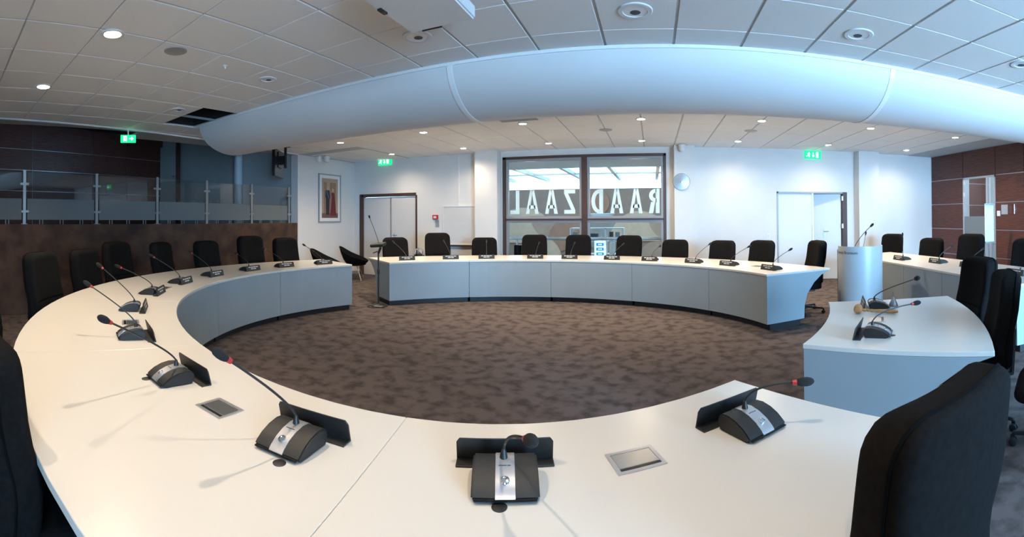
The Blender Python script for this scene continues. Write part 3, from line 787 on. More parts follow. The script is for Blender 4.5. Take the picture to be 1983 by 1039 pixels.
t = thing('whiteboard', 'white board on the far wall left of the lit pillar', 'whiteboard', (-4.44, YF, 1.32))
MB().box(-.41, .45, -.02, 0, -.43, .45).build('board', door_white, t)
q = MB()
for x0, x1, z0, z1 in ((-.43, -.41, -.45, .47), (.45, .47, -.45, .47), (-.41, .45, .45, .47), (-.41, .45, -.45, -.43)): q.box(x0, x1, -.03, 0, z0, z1)
q.build('frame', trim_white, t)
MB().box(-.41, .47, -.09, -.0, -.49, -.455).build('tray', frame_brown, t, bevel=.003)
t = thing('domed_bin', 'steel bin with domed lid behind the far chairs', 'bin', on_y(812, 520, 9.5).xy.to_3d())
MB().lathe([(.125, 0), (.13, .01), (.13, .62), (.12, .63)], 28).build('body', tv_black, t, smooth=True)
MB().lathe([(.138, .62), (.138, .66), (.11, .74), (.06, .775), (.0001, .785)], 28).build('lid', chrome, t, smooth=True)
for i, (px, py, lab) in enumerate(((1488, 457, 'white light switch beside the right far door'),)):
    p = on_y(px, py, YF)
    t = thing('light_switch', lab, 'switch', p)
    MB().box(-.04, .04, -.012, 0, -.06, .06).build('plate', trim_white, t, bevel=.003)
    MB().box(-.022, .022, -.018, -.012, -.035, .035).build('rocker', door_white, t, bevel=.002)

# right wall items
t = thing('thermostat', 'small white thermostat on the wooden right wall', 'thermostat', (XR, 7.19, 1.51), math.radians(-90))
MB().box(-.05, .05, -.025, 0, -.06, .06).build('case', trim_white, t, bevel=.006)
t = thing('acrylic_sign', 'clear acrylic sign holder on the wooden right wall', 'sign holder', (XR, 6.9, 1.60), math.radians(-90))
MB().box(-.20, .0, -.02, -.012, -.11, .10).build('plate', silver, t, bevel=.002)
MB().box(.0, .23, -.014, -.006, -.08, .075).build('clear_plate', glass, t)
MB().tube([(.21, 0, -.1), (.21, -.03, -.1), (.21, -.03, .1), (.21, 0, .1)], .008, 8).build('bar', chrome, t, smooth=True)
# flip chart
p = on_x(1916, 470, 6.35)
t = thing('flip_chart', 'white flip chart board turned edgeways before the wooden wall', 'flip chart', (p.x, p.y, 0), math.radians(-20))
MB().box(-.10, .10, -.012, .012, .93, 1.68).build('board', door_white, t, bevel=.003)
MB().box(-.11, .11, -.022, .022, 1.68, 1.72).build('clip_bar', tv_black, t, bevel=.004)
MB().box(-.11, .11, -.05, .02, .90, .93).build('tray', tv_black, t, bevel=.004)
for x in (-.08, .08): MB().tube([(x, 0, .92), (x*1.6, .12*(1 if x > 0 else -1), 0)], .013, 8).build('leg', silver, t, smooth=True)

# ================================================================== TABLES
RI, RO = 3.234, 4.333
def make_table(name, label, c, ri, depth, cuts, ztop=.74, seams=True, end_inner=0.0):
    t = thing(name, label, 'table', (c[0], c[1], 0))
    ro = ri + depth
    sc = RI / ri if ri > 6 else 1.0
    flare = [(ro - .02, .708), (ro - .16, .66), (ro - .30, .56), (ro - .42, .42), (ro - .47, .26), (ro - .48, .085)]
    for a, b in zip(cuts[:-1], cuts[1:]):
        ga = math.degrees(.0012 / ri); s1 = 1 if b > a else -1
        n = max(6, int(abs(b - a) * ri / 25 * 1.1) + 6)
        MB().arc((0, 0), ri, ro, a + s1*ga*.5, b - s1*ga*.5, .712, ztop, n).build('tabletop', table_top, t, bevel=.002, segs=1)
        g2 = math.degrees(.003 / ri)
        MB().arc((0, 0), ri + .006, ri + .024, a + s1*g2, b - s1*g2, .085, .7115, n).build('front_panel', table_panel, t)
        m = MB(); k = len(flare); vs = []; fs = []
        for i in range(n + 1):
            q = math.radians(a + (b - a)*i/n)
            vs += [(r*cos(q), r*sin(q), z) for r, z in flare]
        for i in range(n):
            for j in range(k - 1): fs.append((i*k + j, i*k + j + 1, (i+1)*k + j + 1, (i+1)*k + j))
        m.add(vs, fs).build('rear_apron', table_panel, t, smooth=True)
        MB().arc((0, 0), ri + .06, ri + .56, a + s1*math.degrees(.02/ri), b - s1*math.degrees(.02/ri), 0.001, .085, n).build('plinth', kick_black, t)
    for a, sg in ((cuts[0], 1), (cuts[-1], -1)):
        q = math.radians(a); s1 = sg * (1 if cuts[-1] > cuts[0] else -1)
        tang = Vector((-sin(q), cos(q), 0)) * s1
        prof = [(ri + .005, .085), (ri + .005, .7115), (ro - .005, .7115)] + flare[1:]
        MB().prism([Vector((r*cos(q), r*sin(q), z)) + tang*.001 for r, z in prof], tang*.02).build('end_panel', table_panel, t)
    return t
cutsA = [157.8 + 24.93*i for i in range(7)]
make_table('curved_table', 'big cream curved table sweeping from the foreground round the left', (CX, CY), RI, RO - RI, cutsA)
make_table('curved_table', 'far curved table with pale blue panels under the window', (CX, CY), RI, RO - RI, [145.5, 119.8, 93.8, 67.6, 41.5, 19.3])
make_table('curved_table', 'short curved table at right carrying the gavel and bell', (CX, CY), RI, RO - RI, [-17.2, -40.6])
c4 = (-16.34, 6.05)
def a4(y): return math.degrees(math.asin((y - c4[1]) / 20.0))
make_table('curved_table', 'grey panelled table along the right behind the lectern', c4, 20.0, 1.1, [a4(7.95), a4(6.95), a4(5.93), a4(4.9), a4(3.87), a4(3.36)])

# grommets and flip lid sockets let into the tops
def ringpt(deg, r, c=(CX, CY)): q = math.radians(deg); return Vector((c[0] + r*cos(q), c[1] + r*sin(q), .74))
for i, (px, py) in enumerate(((541, 896), (967, 982), (1468, 845), (283, 733), (1728, 649))):
    p = on_z(px, py, .74)
    lab = ['by the mic left of the near table seam', 'below the front centre microphone', 'beside the microphone on the near right corner', 'by the fourth microphone on the left table', 'on the gavel table before the nearer mic'][i]
    o = MB().lathe([(.021, 0), (.021, .0015), (.016, .003), (.0001, .003)], 20).build('cable_grommet', plastic, None, smooth=True)
    o.location = p; tag(o, 'round black cable grommet ' + lab, 'grommet', 'black grommets in the table tops')
for i, (px, py, dg) in enumerate(((425, 790, -88), (1231, 890, -64.5), (253, 624, -113), (318, 557, -139), (1698, 618, -29), (1466, 515, 33))):
    p = on_z(px, py, .74)
    lab = ['bronze toned flip lid socket box in the left foreground tabletop', 'silver flip lid socket box in the right foreground tabletop', 'flip lid socket box behind the fourth and fifth left mics', 'small flip lid socket beside the name plate, left rear table', 'flip lid socket box beside the gavel', 'dark flip lid socket near the right end of far table'][i]
    rz = math.radians(dg) + PI/2
    t = thing('socket_box', lab, 'socket box', p, rz, 'flip lid sockets in the table tops')
    q = MB(); hw, hd, b = .080, .062, .013
    q.box(-hw, hw, -hd, -hd + b, 0, .003).box(-hw, hw, hd - b, hd, 0, .003).box(-hw, -hw + b, -hd + b, hd - b, 0, .003).box(hw - b, hw, -hd + b, hd - b, 0, .003)
    q.build('frame', silver, t)
    MB().box(-hw + b + .002, hw - b - .002, -hd + b + .018, hd - b - .002, 0, .0022).build('lid', steel, t)
    MB().box(-hw + b, hw - b, -hd + b, -hd + b + .016, 0, .0012).build('cable_slot', tv_black, t)

# ================================================================== MICROPHONE UNITS AND NAME PLATES
body_prof = [(-.083, .010), (-.072, .022), (-.045, .040), (-.010, .054), (.030, .061), (.062, .058), (.078, .048), (.082, .030), (.070, .0), (-.066, .0)]
def extr(prof, x0, x1, grow=0.0):
    m = MB(); m.prism([(x0, y, z) for y, z in prof], (x1 - x0, 0, 0)); return m
UP_ = {}
def mic_unit(loc, rz, label, tip=None, ring=True, group='microphone units on the tables'):
    t = thing('microphone_unit', label, 'microphone', loc, rz, group)
    if not UP_:
        UP_['b'] = extr(body_prof, -.0925, .0925).build('body', unit_black, t, bevel=.005, smooth=True)
        top = [(y, z) for y, z in body_prof if z > .009]
        sp = [(y*1.01, z + .002) for y, z in top[:-1]] + [(y, z - .004) for y, z in reversed(top[:-1])]
        UP_['s'] = extr(sp, -.027, .027).build('silver_strip', silver, t, smooth=True)
        UP_['l'] = MB().box(-.085, .085, -.089, -.080, .006, .012).build('front_lip', tv_black, t, bevel=.002)
        bt = MB().lathe([(.0125, 0), (.0125, .004), (.009, .0055), (.0085, .004), (.0001, .005)], 20).build('button', chrome, t, smooth=True)
        bt.location = (0, -.047, .0395); bt.rotation_euler = (math.radians(27), 0, 0); UP_['k'] = bt
        UP_['p'] = MB().box(-.018, .004, -.004, -.002, .0, .0015).box(.006, .016, -.004, -.002, 0, .0015).build('print', print_grey, t)
        UP_['p'].location = (0, .0, .0575); 
        UP_['c'] = MB().lathe([(.0125, .055), (.011, .068), (.007, .082), (.0055, .088)], 14, (-.004, .032, 0)).build('neck_socket', plastic, t, smooth=True)
    else:
        for k_ in UP_: inst(UP_[k_], t)
    if tip is not None:
        inv = Matrix.Rotation(-rz, 3, 'Z')
        T = inv @ (Vector(tip) - Vector(loc))
        B = Vector((-.004, .032, .085))
        C = B + Vector(((T.x - B.x)*.12, (T.y - B.y)*.12, .065))
        pts = [B*(1-u)**2 + C*2*u*(1-u) + T*u*u for u in [i/14 for i in range(15)]]
        dirn = (pts[-1] - pts[-2]).normalized()
        MB().tube([p_ for p_ in pts[:-1]] + [T], .0042, 8).build('gooseneck', plastic, t, smooth=True)
        m = MB()
        a0 = T - dirn*.002
        prof = [(0.0, .0085), (.008, .0125), (.022, .0158), (.038, .0163), (.052, .014), (.062, .008), (.066, .001)]
        m.tube([a0 + dirn*(h_ + .010) for h_, r_ in prof], [r_ for h_, r_ in prof], 14).build('foam_head', foam, t, smooth=True)
        MB().tube([a0 - dirn*.004, a0 + dirn*.012], [.0085, .0105], 14).build('light_ring', red_ring if ring else plastic, t, smooth=True)
    return t
NP = {}
def name_plate(loc, rz, label, text=True):
    t = thing('name_plate', label, 'name plate', loc, rz, 'name plates on the tables')
    if not NP:
        m = MB()
        tl = .020
        m.prism([(-.150, .018, 0), (.150, .018, 0), (.150, .018 - tl*.8, .062), (.140, .018 - tl, .076), (-.140, .018 - tl, .076), (-.150, .018 - tl*.8, .062)], (0, -.006, 0))
        NP['a'] = m.build('plate', unit_black, t, bevel=.0015, segs=1)
        NP['b'] = MB().box(-.150, .150, -.034, .016, 0, .006).build('foot', unit_black, t, bevel=.0015, segs=1)
        m = MB(); random.seed(3)
        for zz, spans in ((.050, ((-.10, -.06), (-.052, -.01), (-.003, .05), (.058, .10))), (.026, ((-.055, -.005), (.003, .055)))):
            for a, b in spans:
                yy = .0186 - .020*(zz/.076) + .0006
                yy2 = .0186 - .020*((zz + .011)/.076) + .0006
                m.add([(-a, yy, zz), (-b, yy, zz), (-b, yy2, zz + .011), (-a, yy2, zz + .011)], [(0, 1, 2, 3)])
        NP['t'] = m.build('printed_lines', print_white, t)
    else:
        for k_ in NP: inst(NP[k_], t)
    return t
def tip_pt(px, py, r, c=(CX, CY)):
    d_ = ray(px, 450); dx = Vector((d_.x, d_.y)).normalized(); C = Vector(c)
    b = dx.dot(C); q = C.length_squared - r*r
    tt = b + math.sqrt(max(b*b - q, 0))
    return at_dist(px, py, tt)
# seat angles round the ring, tip pixel of the gooseneck and its distance
near = [(-57.6, at_dist(1538, 740, 1.64), 'on the near right corner of the foreground table'), (-71.0, at_dist(1018, 849, 1.12), 'at the front centre of the foreground table'),
        (-81.9, at_dist(445, 698, 1.44), 'left of the seam on the foreground table'), (-94.2, at_dist(214, 624, 1.88), 'fourth along the big table'),
        (-106.8, tip_pt(178, 555, 3.86), 'fifth along the big table'), (-120.3, tip_pt(199, 519, 3.86), 'sixth along the big table from the foreground'),
        (-133.4, tip_pt(235, 518, 3.86), 'seventh along the big table'), (-146.4, tip_pt(299, 498, 3.86), 'eighth along the left table'),
        (-158.8, tip_pt(372, 490, 3.86), 'ninth along the left table'), (-172.0, tip_pt(460, 492, 3.86), 'tenth along the big table, before the dark parapet'),
        (176.6, tip_pt(514, 483, 3.86), 'next to last on the left table'), (164.2, tip_pt(592, 476, 3.86), 'last at the far end of the left table')]
for i, (dg, tip, lab) in enumerate(near):
    rz = math.radians(dg) + PI/2
    mic_unit(ringpt(dg, 3.615), rz, 'black desk microphone unit ' + lab, tip)
    name_plate(ringpt(dg, 3.495), rz, 'black name plate before the microphone ' + lab)
farm = [(138.1, (764, 470)), (124.8, (861, 469)), (114, (942, 469)), (99.3, (1043, 472)), (88.9, (1112, 472)), (76.0, (1205, 474)), (64.4, (1276, 478)), (50.8, (1372, 474)), (39.6, (1447, 479)), (25.6, (1527, 485))]
fo = ['first', 'second', 'third', 'fourth', 'fifth', 'sixth', 'seventh', 'eighth', 'ninth', 'tenth']
for i, (dg, tp) in enumerate(farm):
    rz = math.radians(dg) + PI/2
    mic_unit(ringpt(dg, 3.66), rz, 'black microphone unit, %s from the left on the far table' % fo[i], tip_pt(tp[0], tp[1], 3.86), ring=False)
    name_plate(ringpt(dg, 3.54), rz, 'white lettered black name plate, %s from the left on far table' % fo[i])
for dg, tip, lab in ((-22.0, tip_pt(1771, 540, 3.86), 'farther on the gavel table beside the bell'), (-35.6, tip_pt(1766, 588, 3.84), 'nearer on the gavel table below the gavel handle')):
    rz = math.radians(dg) + PI/2
    mic_unit(ringpt(dg, 3.63), rz, 'black desk microphone unit, ' + lab, tip)
    name_plate(ringpt(dg, 3.51), rz, 'black name plate stand, ' + lab)
for i, (px, py, tpx, tpy, lab) in enumerate(((1664, 495, 1676, 455, 'half hidden behind the lectern'), (1742, 501, 1748, 458, 'right of the lectern on the right table'), (1812, 507, 1840, 478, 'second clear of the lectern on right table'), (1873, 515, 1900, 484, 'behind the tall chair back on right table'), (1969, 530, None, None, 'at the right edge of the picture'))):
    p = on_z(px, py + 2, .74)
    rz = math.radians(-90 + -2)
    rz = math.atan2(p.y - c4[1], p.x - c4[0]) + PI/2
    tip = None
    if tpx:
        tip = at_dist(tpx, tpy, math.hypot(p.x + .22, p.y))
    mic_unit(p + Vector((.10, 0, 0)), rz, 'black microphone unit ' + lab, tip, ring=False)
    name_plate((on_z(1697, 498, .74) if i == 0 else p - Vector((.02, 0, 0))), rz, 'black name plate ' + lab)

# ================================================================== CHAIRS
def pillow(W0, W1, Hh, T, rb, crease=None, bow=0.0, rt=.09):
    """rounded cushion in x,z with a domed face towards +y; returns verts grid (list of rows)"""
    ts = [0, .006, .02, .045, .09, .16, .22]
    if crease: ts += [crease - .03, crease - .014, crease - .006, crease, crease + .006, crease + .014, crease + .03]
    ts += [Hh*f for f in (.5, .62, .74)] + [Hh - v for v in (.14, .10, .075, .05, .03, .014, .004, 0)]
    ts = sorted(set(round(v, 4) for v in ts if 0 <= v <= Hh))
    ss = [-1, -.985, -.95, -.88, -.76, -.55, -.28, 0, .28, .55, .76, .88, .95, .985, 1]
    rows = []
    for tt in ts:
        u = tt / Hh
        hw = (W0 + (W1 - W0)*u)/2 + .012*sin(PI*u)
        if tt < rb: hw -= rb - math.sqrt(max(rb*rb - (rb - tt)**2, 0))
        if tt > Hh - rt: hw -= rt - math.sqrt(max(rt*rt - (tt - Hh + rt)**2, 0))
        row = []
        for s_ in ss:
            x = s_*hw
            e1 = hw*(1 - abs(s_)); e2 = min(tt, Hh - tt)
            d1 = min(1, e1/.045); d2 = min(1, e2/.045)
            h_ = T*math.sqrt(max(0, 1 - (1 - d1)**2))*math.sqrt(max(0, 1 - (1 - d2)**2))
            if crease: h_ -= .010*math.exp(-((tt - crease)/.009)**2) * d1
            row.append((x, h_, tt))
        rows.append(row)
    return rows
def backcurve(x, y, z):
    """bend of the whole backrest: wings forward, lumbar swell, lean"""
    u = z
    return (x, y + .55*x*x - .11*u + .05*sin(min(1, u/.35)*PI)*.5, z)
def grid_mesh(m, rows, f, mi=0):
    k = len(rows[0]); vs = [f(*p) for r_ in rows for p in r_]
    fs = [(i*k + j, i*k + j + 1, (i+1)*k + j + 1, (i+1)*k + j) for i in range(len(rows) - 1) for j in range(k - 1)]
    m.add(vs, fs, mi)
def outline(rows):
    return [r_[0] for r_ in rows] + list(rows[-1][1:-1]) + [r_[-1] for r_ in reversed(rows)] + list(reversed(rows[0][1:-1]))
BH = .64
def make_chair(label, grp):
    t = thing('office_chair', label, 'chair', (0, 0, 0), 0, grp)
    front = pillow(.50, .50, BH, .045, .05, crease=.20)
    rear = pillow(.50, .50, BH, .040, .05)
    zb = .475; yb = -.20
    hb = .030
    f1 = lambda x, y, z: (lambda p: (p[0], p[1] + yb + hb, p[2] + zb))(backcurve(x, y, z))
    f2 = lambda x, y, z: (lambda p: (p[0], p[1] + yb - hb, p[2] + zb))(backcurve(x, -y, z))
    m = MB(); grid_mesh(m, front, f1)
    ol = outline(front); n = len(ol)
    vs = [f1(x, 0, z) for x, y, z in ol] + [f2(x, 0, z) for x, y, z in ol]
    m.add(vs, [(i, (i + 1) % n, n + (i + 1) % n, n + i) for i in range(n)])
    m.build('backrest', fabric, t, smooth=True, split=60)
    m = MB(); grid_mesh(m, rear, f2)
    m.build('back_panel', fabric, t, smooth=True, split=60)
    MB().loop([f2(x*1.003, 0, z) for x, y, z in outline(rear)[::1]], .0048, 6).build('piping', piping_m, t, smooth=True)
    # seat cushion
    seat = pillow(.50, .47, .49, .05, .06, rt=.10)
    g1 = lambda x, y, z: (x, z - .205, .455 + y + .03*((z - .1)/.4)**2*-1)
    g2 = lambda x, y, z: (x, z - .205, .415 - y*.5)
    m = MB(); grid_mesh(m, seat, g1)
    ol = outline(seat); n = len(ol)
    m.add([g1(x, 0, z) for x, y, z in ol] + [g2(x, 0, z) for x, y, z in ol], [(i, (i + 1) % n, n + (i + 1) % n, n + i) for i in range(n)])
    grid_mesh(m, seat, g2)
    m.build('seat', fabric, t, smooth=True, split=60)
    m = MB().box(-.11, .11, -.15, .13, .345, .405).box(-.035, .035, -.275, -.13, .365, .395)
    m.prism([(-.035, -.262, .365), (-.035, -.285, .70), (-.035, -.31, .70), (-.035, -.287, .365)], (.07, 0, 0))
    m.build('mechanism', plastic, t, bevel=.006)
    k_ = MB().lathe([(.030, 0), (.034, .006), (.034, .03), (.026, .042), (.0001, .044)], 18, (.11, -.02, .372), axis='x').build('tension_knob', plastic, t, smooth=True)
    m = MB().lathe([(.030, -.012), (.036, -.006), (.036, .006), (.030, .012)], 18, (.27, -.10, .36), axis='x')
    m.tube([(.10, -.08, .365), (.27, -.10, .36)], .009, 8)
    m.build('adjuster', chrome, t, smooth=True)
    MB().lathe([(.029, .09), (.029, .22), (.018, .225), (.018, .37)], 16).build('gas_column', plastic, t, smooth=True)
    MB().lathe([(.05, .065), (.055, .075), (.05, .115), (.035, .125)], 18).build('hub', plastic, t, smooth=True)
    leg = cast = None
    for i in range(5):
        a = 2*PI*i/5 + .3
        if leg is None:
            m = MB()
            m.add([(.03, -.024, .075), (.03, .024, .075), (.03, .024, .115), (.03, -.024, .115), (.315, -.015, .068), (.315, .015, .068), (.315, .015, .09), (.315, -.015, .09)],
                  [(0, 1, 2, 3), (7, 6, 5, 4), (0, 4, 5, 1), (1, 5, 6, 2), (2, 6, 7, 3), (3, 7, 4, 0)])
            leg = m.build('base_leg', plastic, t, bevel=.006); l_ = leg
            m = MB()
            for s_ in (-1, 1): m.lathe([(.012, -.009), (.026, -.009), (.027, -.004), (.027, .006), (.020, .009), (.0001, .009)] if s_ > 0 else [(.0001, -.009), (.020, -.009), (.027, -.006), (.027, .004), (.026, .009), (.012, .009)], 16, (.312, s_*.016, .027), axis='y')
            m.box(.298, .326, -.007, .007, .02, .072)
            cast = m.build('caster', plastic, t, smooth=True); c_ = cast
        else:
            l_ = inst(leg, t); c_ = inst(cast, t)
        l_.rotation_euler = (0, 0, a); c_.rotation_euler = (0, 0, a)
    return t
G1, G2, G3 = 'office chairs round the big left table', 'office chairs behind the far table', 'office chairs at the right tables'
UPPER = {'backrest', 'back_panel', 'piping', 'seat', 'mechanism', 'tension_knob', 'adjuster'}
proto = None
BASE_TOP = .475 + BH
def chair(bp, face_deg, ztop, label, grp):
    """bp: where the backrest stands; face_deg: direction the sitter faces"""
    global proto
    if proto is None:
        proto = make_chair(label, grp); t = proto
    else:
        t = copy_tree(proto); t['label'] = label; t['group'] = grp
    rz = math.radians(face_deg) - PI/2
    fx, fy = cos(math.radians(face_deg)), sin(math.radians(face_deg))
    t.location = (bp[0] + fx*.24, bp[1] + fy*.24, 0); t.rotation_euler = (0, 0, rz)
    lift = max(-.07, min(.09, ztop - BASE_TOP))
    for ch in t.children:
        if ch.name.split('.')[0] in UPPER: ch.location.z = lift
    return t
def ring_seat(px, r, ztop, turn, label, grp):
    p = tip_pt(px, 450, r)
    f = math.degrees(math.atan2(CY - p.y, CX - p.x)) + turn
    return chair((p.x, p.y), f, ztop, label, grp)
# foreground pair
chair((-1.64, .17), 92, 1.09, 'black office chair cut by the left edge in the foreground', G1)
chair((.655, .855), 112, 1.09, 'big black office chair back in the right foreground', G3)
chair((-3.37, .25), 66, 1.10, 'black office chair of which only a sliver shows at left', G1)
L = ['nearest chair along the left rim, its side to the viewer', 'second chair along the left rim of the big table', 'third chair along the left rim, higher than its neighbour', 'fourth chair along the left rim, in the shade of the parapet', 'fifth chair at the rear of the left table', 'sixth and tallest chair at the rear of the left table', 'last chair of the left table, before the white wall end']
for (px, z, trn), lab in zip(((77, 1.15, -6), (162, 1.12, 0), (224, 1.165, 0), (310, 1.135, 16), (398, 1.125, 6), (483, 1.185, 2), (551, 1.135, 6)), L):
    ring_seat(px, 4.74 if px == 224 else 4.60, z, trn, 'black office chair, ' + lab, G1)
F = [(765, 1.105, 0), (847, 1.19, 2), (938, 1.085, -2), (1035, 1.14, 0), (1120, 1.135, 3), (1219, 1.13, -3), (1308, 1.055, 2), (1400, 1.055, -2), (1477, 1.075, -6), (1583, 1.105, -24)]
FL = ['first of the far row, beside the microphone stand', 'second of the far row, taller, before the whiteboard', 'third of the far row, before the lit pillar', 'fourth of the far row, at the left of the window', 'fifth of the far row, left of the kiosk screen', 'sixth of the far row, right of the kiosk screen', 'seventh of the far row, under the steel disc', 'eighth of the far row, right of the steel disc', 'ninth of the far row, left of the right door', 'tenth of the far row, past the table end by the lectern']
for (px, z, trn), lab in zip(F, FL):
    ring_seat(px, 4.60, z, trn, 'black office chair, ' + lab, G2)
ring_seat(1897, 4.66, 1.085, 6, 'black office chair at the gavel table, farther of the pair', G3)
ring_seat(1947, 4.53, 1.075, -4, 'black office chair at the gavel table, nearer of the pair', G3)
chair((2.42, 1.62), 128, 1.08, 'black office chair beyond the right edge, only its base showing', G3)
for px, x_, z, f, lab in ((1729, 5.0, 1.085, 206, 'right of the lectern against the pale wall'), (1805, 5.05, 1.02, 200, 'low, before the wooden wall, second from the lectern'), (1882, 5.15, 1.15, 195, 'tall, before the glass door'), (1990, 5.2, 1.10, 188, 'cut by the right edge, before the wooden wall')):
    p = on_x(px, 450, x_)
    chair((p.x, p.y), f, z, 'black office chair ' + lab, G3)

# ---- two shell lounge chairs by the left wall
def shell_chair(loc, rz, label):
    t = thing('shell_chair', label, 'lounge chair', loc, rz, 'black shell lounge chairs by the wall')
    m = MB(); n = 32
    rows = []
    # rim is a tilted oval, high at the back; bowl runs down to the seat
    for u in (1.0, .97, .85, .7, .55, .4, .25, .1, 0.0):
        row = []
        for j in range(n):
            q = 2*PI*j/n
            x, y = .37*cos(q), .36*sin(q)
            zr_ = .60 + .13*(-sin(q)) + .09*max(0, -sin(q))**2
            zb_ = .345
            row.append((x*u**.8, y*u**.8 + .03*(1 - u), zb_ + (zr_ - zb_)*u**2.8))
        rows.append(row)
    def surf(off):
        return [[(x*(1 - off*.9), y*(1 - off*.9), z + (off*.5 if i > 1 else 0)) for x, y, z in r_] for i, r_ in enumerate(rows)]
    A, B = surf(0), surf(.06)
    vs = [p for r_ in A for p in r_] + [p for r_ in B for p in r_]
    K = len(rows); fs = []
    for base in (0, K*n):
        for i in range(K - 1):
            for j in range(n):
                fs.append((base + i*n + j, base + i*n + (j+1) % n, base + (i+1)*n + (j+1) % n, base + (i+1)*n + j))
    for j in range(n): fs.append((j, (j+1) % n, K*n + (j+1) % n, K*n + j))
    # slot at the foot of the backrest
    keep = [f for f in fs if not (all((v % (K*n)) // n in (3, 4, 5) for v in f) and all(((v % n) in (22, 23, 24, 25, 26)) for v in f))]
    m.add(vs, keep).build('shell', fabric, t, smooth=True, split=70)
    MB().lathe([(.24, .375), (.25, .40), (.23, .43), (.0001, .44)], 28, (0, .05, 0)).build('seat_pad', fabric, t, smooth=True)
    for i in range(4):
        q = PI/4 + i*PI/2
        MB().tube([(.12*cos(q), .12*sin(q), .37), (.30*cos(q), .30*sin(q), .004)], .009, 8).build('leg', chrome, t, smooth=True)
    MB().box(-.09, .09, -.09, .09, .345, .372).build('under_plate', plastic, t, bevel=.004)
shell_chair((-6.78, 8.72, 0), math.radians(-62), 'black shell lounge chair beside the brown door frame')
shell_chair((-6.72, 7.62, 0), math.radians(-66), 'black shell lounge chair under the framed picture, half hidden by table')

# ---- microphone floor stand in the gap between the tables
p = on_z(733, 592, 0); p.z = 0
t = thing('microphone_stand', 'black floor stand with desk microphone between the two tables', 'microphone stand', p, 0)
MB().lathe([(.13, 0), (.135, .008), (.12, .022), (.03, .035), (.018, .05)], 28).build('base', plastic, t, smooth=True)
MB().tube([(0, 0, .03), (0, 0, .92)], .014, 12).build('pole', plastic, t, smooth=True)
MB().lathe([(.02, .55), (.024, .56), (.024, .62), (.02, .63)], 14).build('clutch', plastic, t, smooth=True)
m = MB().tube([(0, 0, .90), (.03, .0, .96), (.05, 0, 1.0)], .022, 10); m.tube([(-.02, 0, .93), (-.10, -.02, .90)], .008, 8)
m.build('swivel', plastic, t, smooth=True)
hp = MB().prism([(-.13, -.07, 1.0), (-.09, -.09, .995), (.12, -.06, 1.01), (.125, .07, 1.045), (-.10, .07, 1.03)], (0, 0, .05)).build('microphone_console', unit_black, t, bevel=.008)
T = at_dist(716, 422, math.hypot(p.x, p.y)) - p
m = MB().tube([(.01, 0, 1.05), (.01 + (T.x - .01)*.2, 0, 1.14), (T.x*.6, T.y*.6, 1.14 + (T.z - 1.14)*.6), T], .0045, 8); m.build('gooseneck', plastic, t, smooth=True)
dv = Vector((-.35, 0, 1)).normalized()
MB().tube([T, T + dv*.015, T + dv*.04, T + dv*.055], [.009, .015, .014, .004], 12).build('foam_head', foam, t, smooth=True)
m = MB(); random.seed(5)
pts = [(.15*cos(q*.5) * (1 + .25*sin(q*1.7)), .17*sin(q*.5) - .04, .006) for q in range(0, 18)]
m.tube(pts, .005, 6).build('cable', plastic, t, smooth=True)

# ---- lectern
lp = Vector((2.92, 5.92, 0))
to_cam = math.degrees(math.atan2(-lp.y, -lp.x))
lec = thing('lectern', 'half round lectern with curved white front and grey lettering', 'lectern', lp, math.radians(to_cam + 90 + 10))
def larc(r, a0, a1, n=40): return [(r*sin(math.radians(a0 + (a1 - a0)*i/n)), -r*cos(math.radians(a0 + (a1 - a0)*i/n))) for i in range(n + 1)]
LR = .325
lect_m = mat('lectern_white', (0.40, 0.43, 0.455, 1), 0.35, var=0.02)
o_, i_ = larc(LR, -98, 98), larc(LR - .02, -98, 98)
m = MB(); n = len(o_)
zt = lambda y: 1.045 + .02*y
vs = [(x, y, .02) for x, y in o_] + [(x, y, 1.06) for x, y in o_] + [(x, y, .02) for x, y in i_] + [(x, y, 1.06) for x, y in i_]
fs = [(i, i + 1, n + i + 1, n + i) for i in range(n - 1)] + [(2*n + i, 3*n + i, 3*n + i + 1, 2*n + i + 1) for i in range(n - 1)] + [(n + i, n + i + 1, 3*n + i + 1, 3*n + i) for i in range(n - 1)] + [(i, 2*n + i, 2*n + i + 1, i + 1) for i in range(n - 1)] + [(0, n, 3*n, 2*n), (n - 1, 3*n - 1, 4*n - 1, 2*n - 1)]
m.add(vs, fs).build('curved_front', lect_m, lec, smooth=True)
MB().prism([(x, y, .985) for x, y in i_], (0, 0, .02)).build('shelf_top', lect_m, lec)
MB().prism([(x*.97, y*.97, .0) for x, y in i_], (0, 0, .03)).build('plinth', kick_black, lec)
MB().box(-LR + .005, LR - .005, .046, .14, .0, 1.0).build('rear_box', kick_black, lec, bevel=.004)
MB().box(-.06, .06, -.03, .08, 1.005, 1.035).build('microphone_base', unit_black, lec, bevel=.008)
# lettering wrapped on the curve
fc = bpy.data.curves.new('lettering', 'FONT'); fc.body = 'gemeente Brunssum'; fc.size = .060; fc.extrude = 0.0; fc.space_character = .95
fo_ = bpy.data.objects.new('lettering_source', fc); COL.objects.link(fo_)
bpy.context.view_layer.update()
me = bpy.data.meshes.new_from_object(fo_)
bpy.data.objects.remove(fo_)
bm = bmesh.new(); bm.from_mesh(me)
xs_ = [v.co.x for v in bm.verts]; mx = max(xs_)
bmesh.ops.subdivide_edges(bm, edges=[e for e in bm.edges if e.calc_length() > .02], cuts=2)
for v in bm.verts:
    s_ = (v.co.x - mx) * .92 - .095 
    q = s_ / LR
    v.co = Vector(((LR + .0015)*sin(q), -(LR + .0015)*cos(q), .955 + v.co.y))
bm.to_mesh(me); bm.free()
me.materials.append(print_grey)
lo = bpy.data.objects.new('lettering', me); COL.objects.link(lo); lo.parent = lec
tipw = at_dist(1686, 438, lp.length - .02)
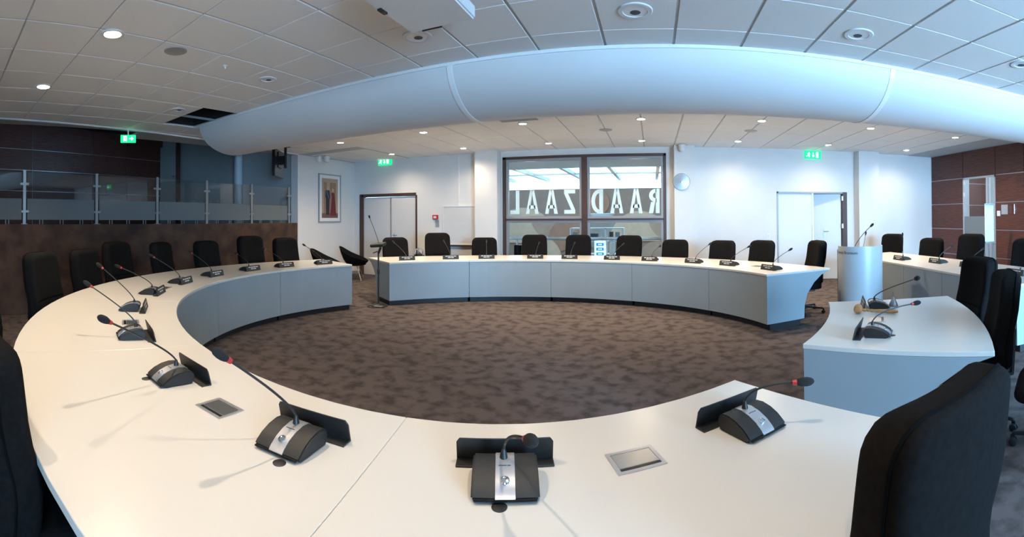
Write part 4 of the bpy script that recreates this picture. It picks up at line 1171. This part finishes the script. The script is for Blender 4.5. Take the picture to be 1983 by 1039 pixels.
inv = Matrix.Rotation(-lec.rotation_euler.z, 3, 'Z')
T = inv @ (tipw - lp)
B = inv @ (at_dist(1654, 473, lp.length - .06) - lp); B.z = 1.03
C = B + Vector(((T.x - B.x)*.3, (T.y - B.y)*.3, (T.z - B.z)*.5))
pts = [B*(1-u)**2 + C*2*u*(1-u) + T*u*u for u in [i/12 for i in range(13)]]
MB().tube(pts, .0048, 8).build('gooseneck', plastic, lec, smooth=True)
dv = (pts[-1] - pts[-2]).normalized()
MB().tube([T - dv*.01, T + dv*.006, T + dv*.03, T + dv*.05, T + dv*.062], [.008, .015, .019, .016, .004], 12).build('foam_head', foam, lec, smooth=True)

# ---- gavel, bell
ga, gb_ = on_z(1662, 606, .74), on_z(1740, 607, .74)
ga.z = gb_.z = 0
dv = (gb_ - ga); gl_ = dv.length
t = thing('gavel', 'pale wooden gavel lying on the short right table', 'gavel', (ga.x, ga.y, .74), math.atan2(dv.y, dv.x))
m = MB().lathe([(.0001, -.047), (.022, -.046), (.030, -.036), (.026, -.028), (.031, -.022), (.035, 0), (.031, .022), (.026, .028), (.030, .036), (.022, .046), (.0001, .047)], 24, (0, 0, .036), axis='y')
m.build('head', beech, t, smooth=True)
prof = [(.008, .03), (.012, .05), (.008, .065), (.0125, .075), (.008, .085), (.012, .10), (.009, .115), (.012, .15), (.0165, .22), (.015, .27), (.009, .295), (.0001, .30)]
m = MB().lathe([(r, h_*gl_/.30) for r, h_ in prof], 16, axis='x')
h = m.build('handle', beech, t, smooth=True); h.location = (0, 0, .028); h.rotation_euler = (0, math.radians(2.2), 0)
p = on_z(1730, 592, .74)
t = thing('hand_bell', 'small grey cone shaped bell beside the farther gavel table mic', 'bell', p)
MB().lathe([(.040, 0), (.040, .004), (.030, .03), (.018, .055), (.006, .075)], 24).build('bell_body', post_steel, t, smooth=True)
MB().lathe([(.006, .072), (.004, .085), (.006, .10), (.0045, .12), (.0001, .124)], 14).build('handle', post_steel, t, smooth=True)
print('tiles', ntile, 'objects', len(bpy.data.objects))
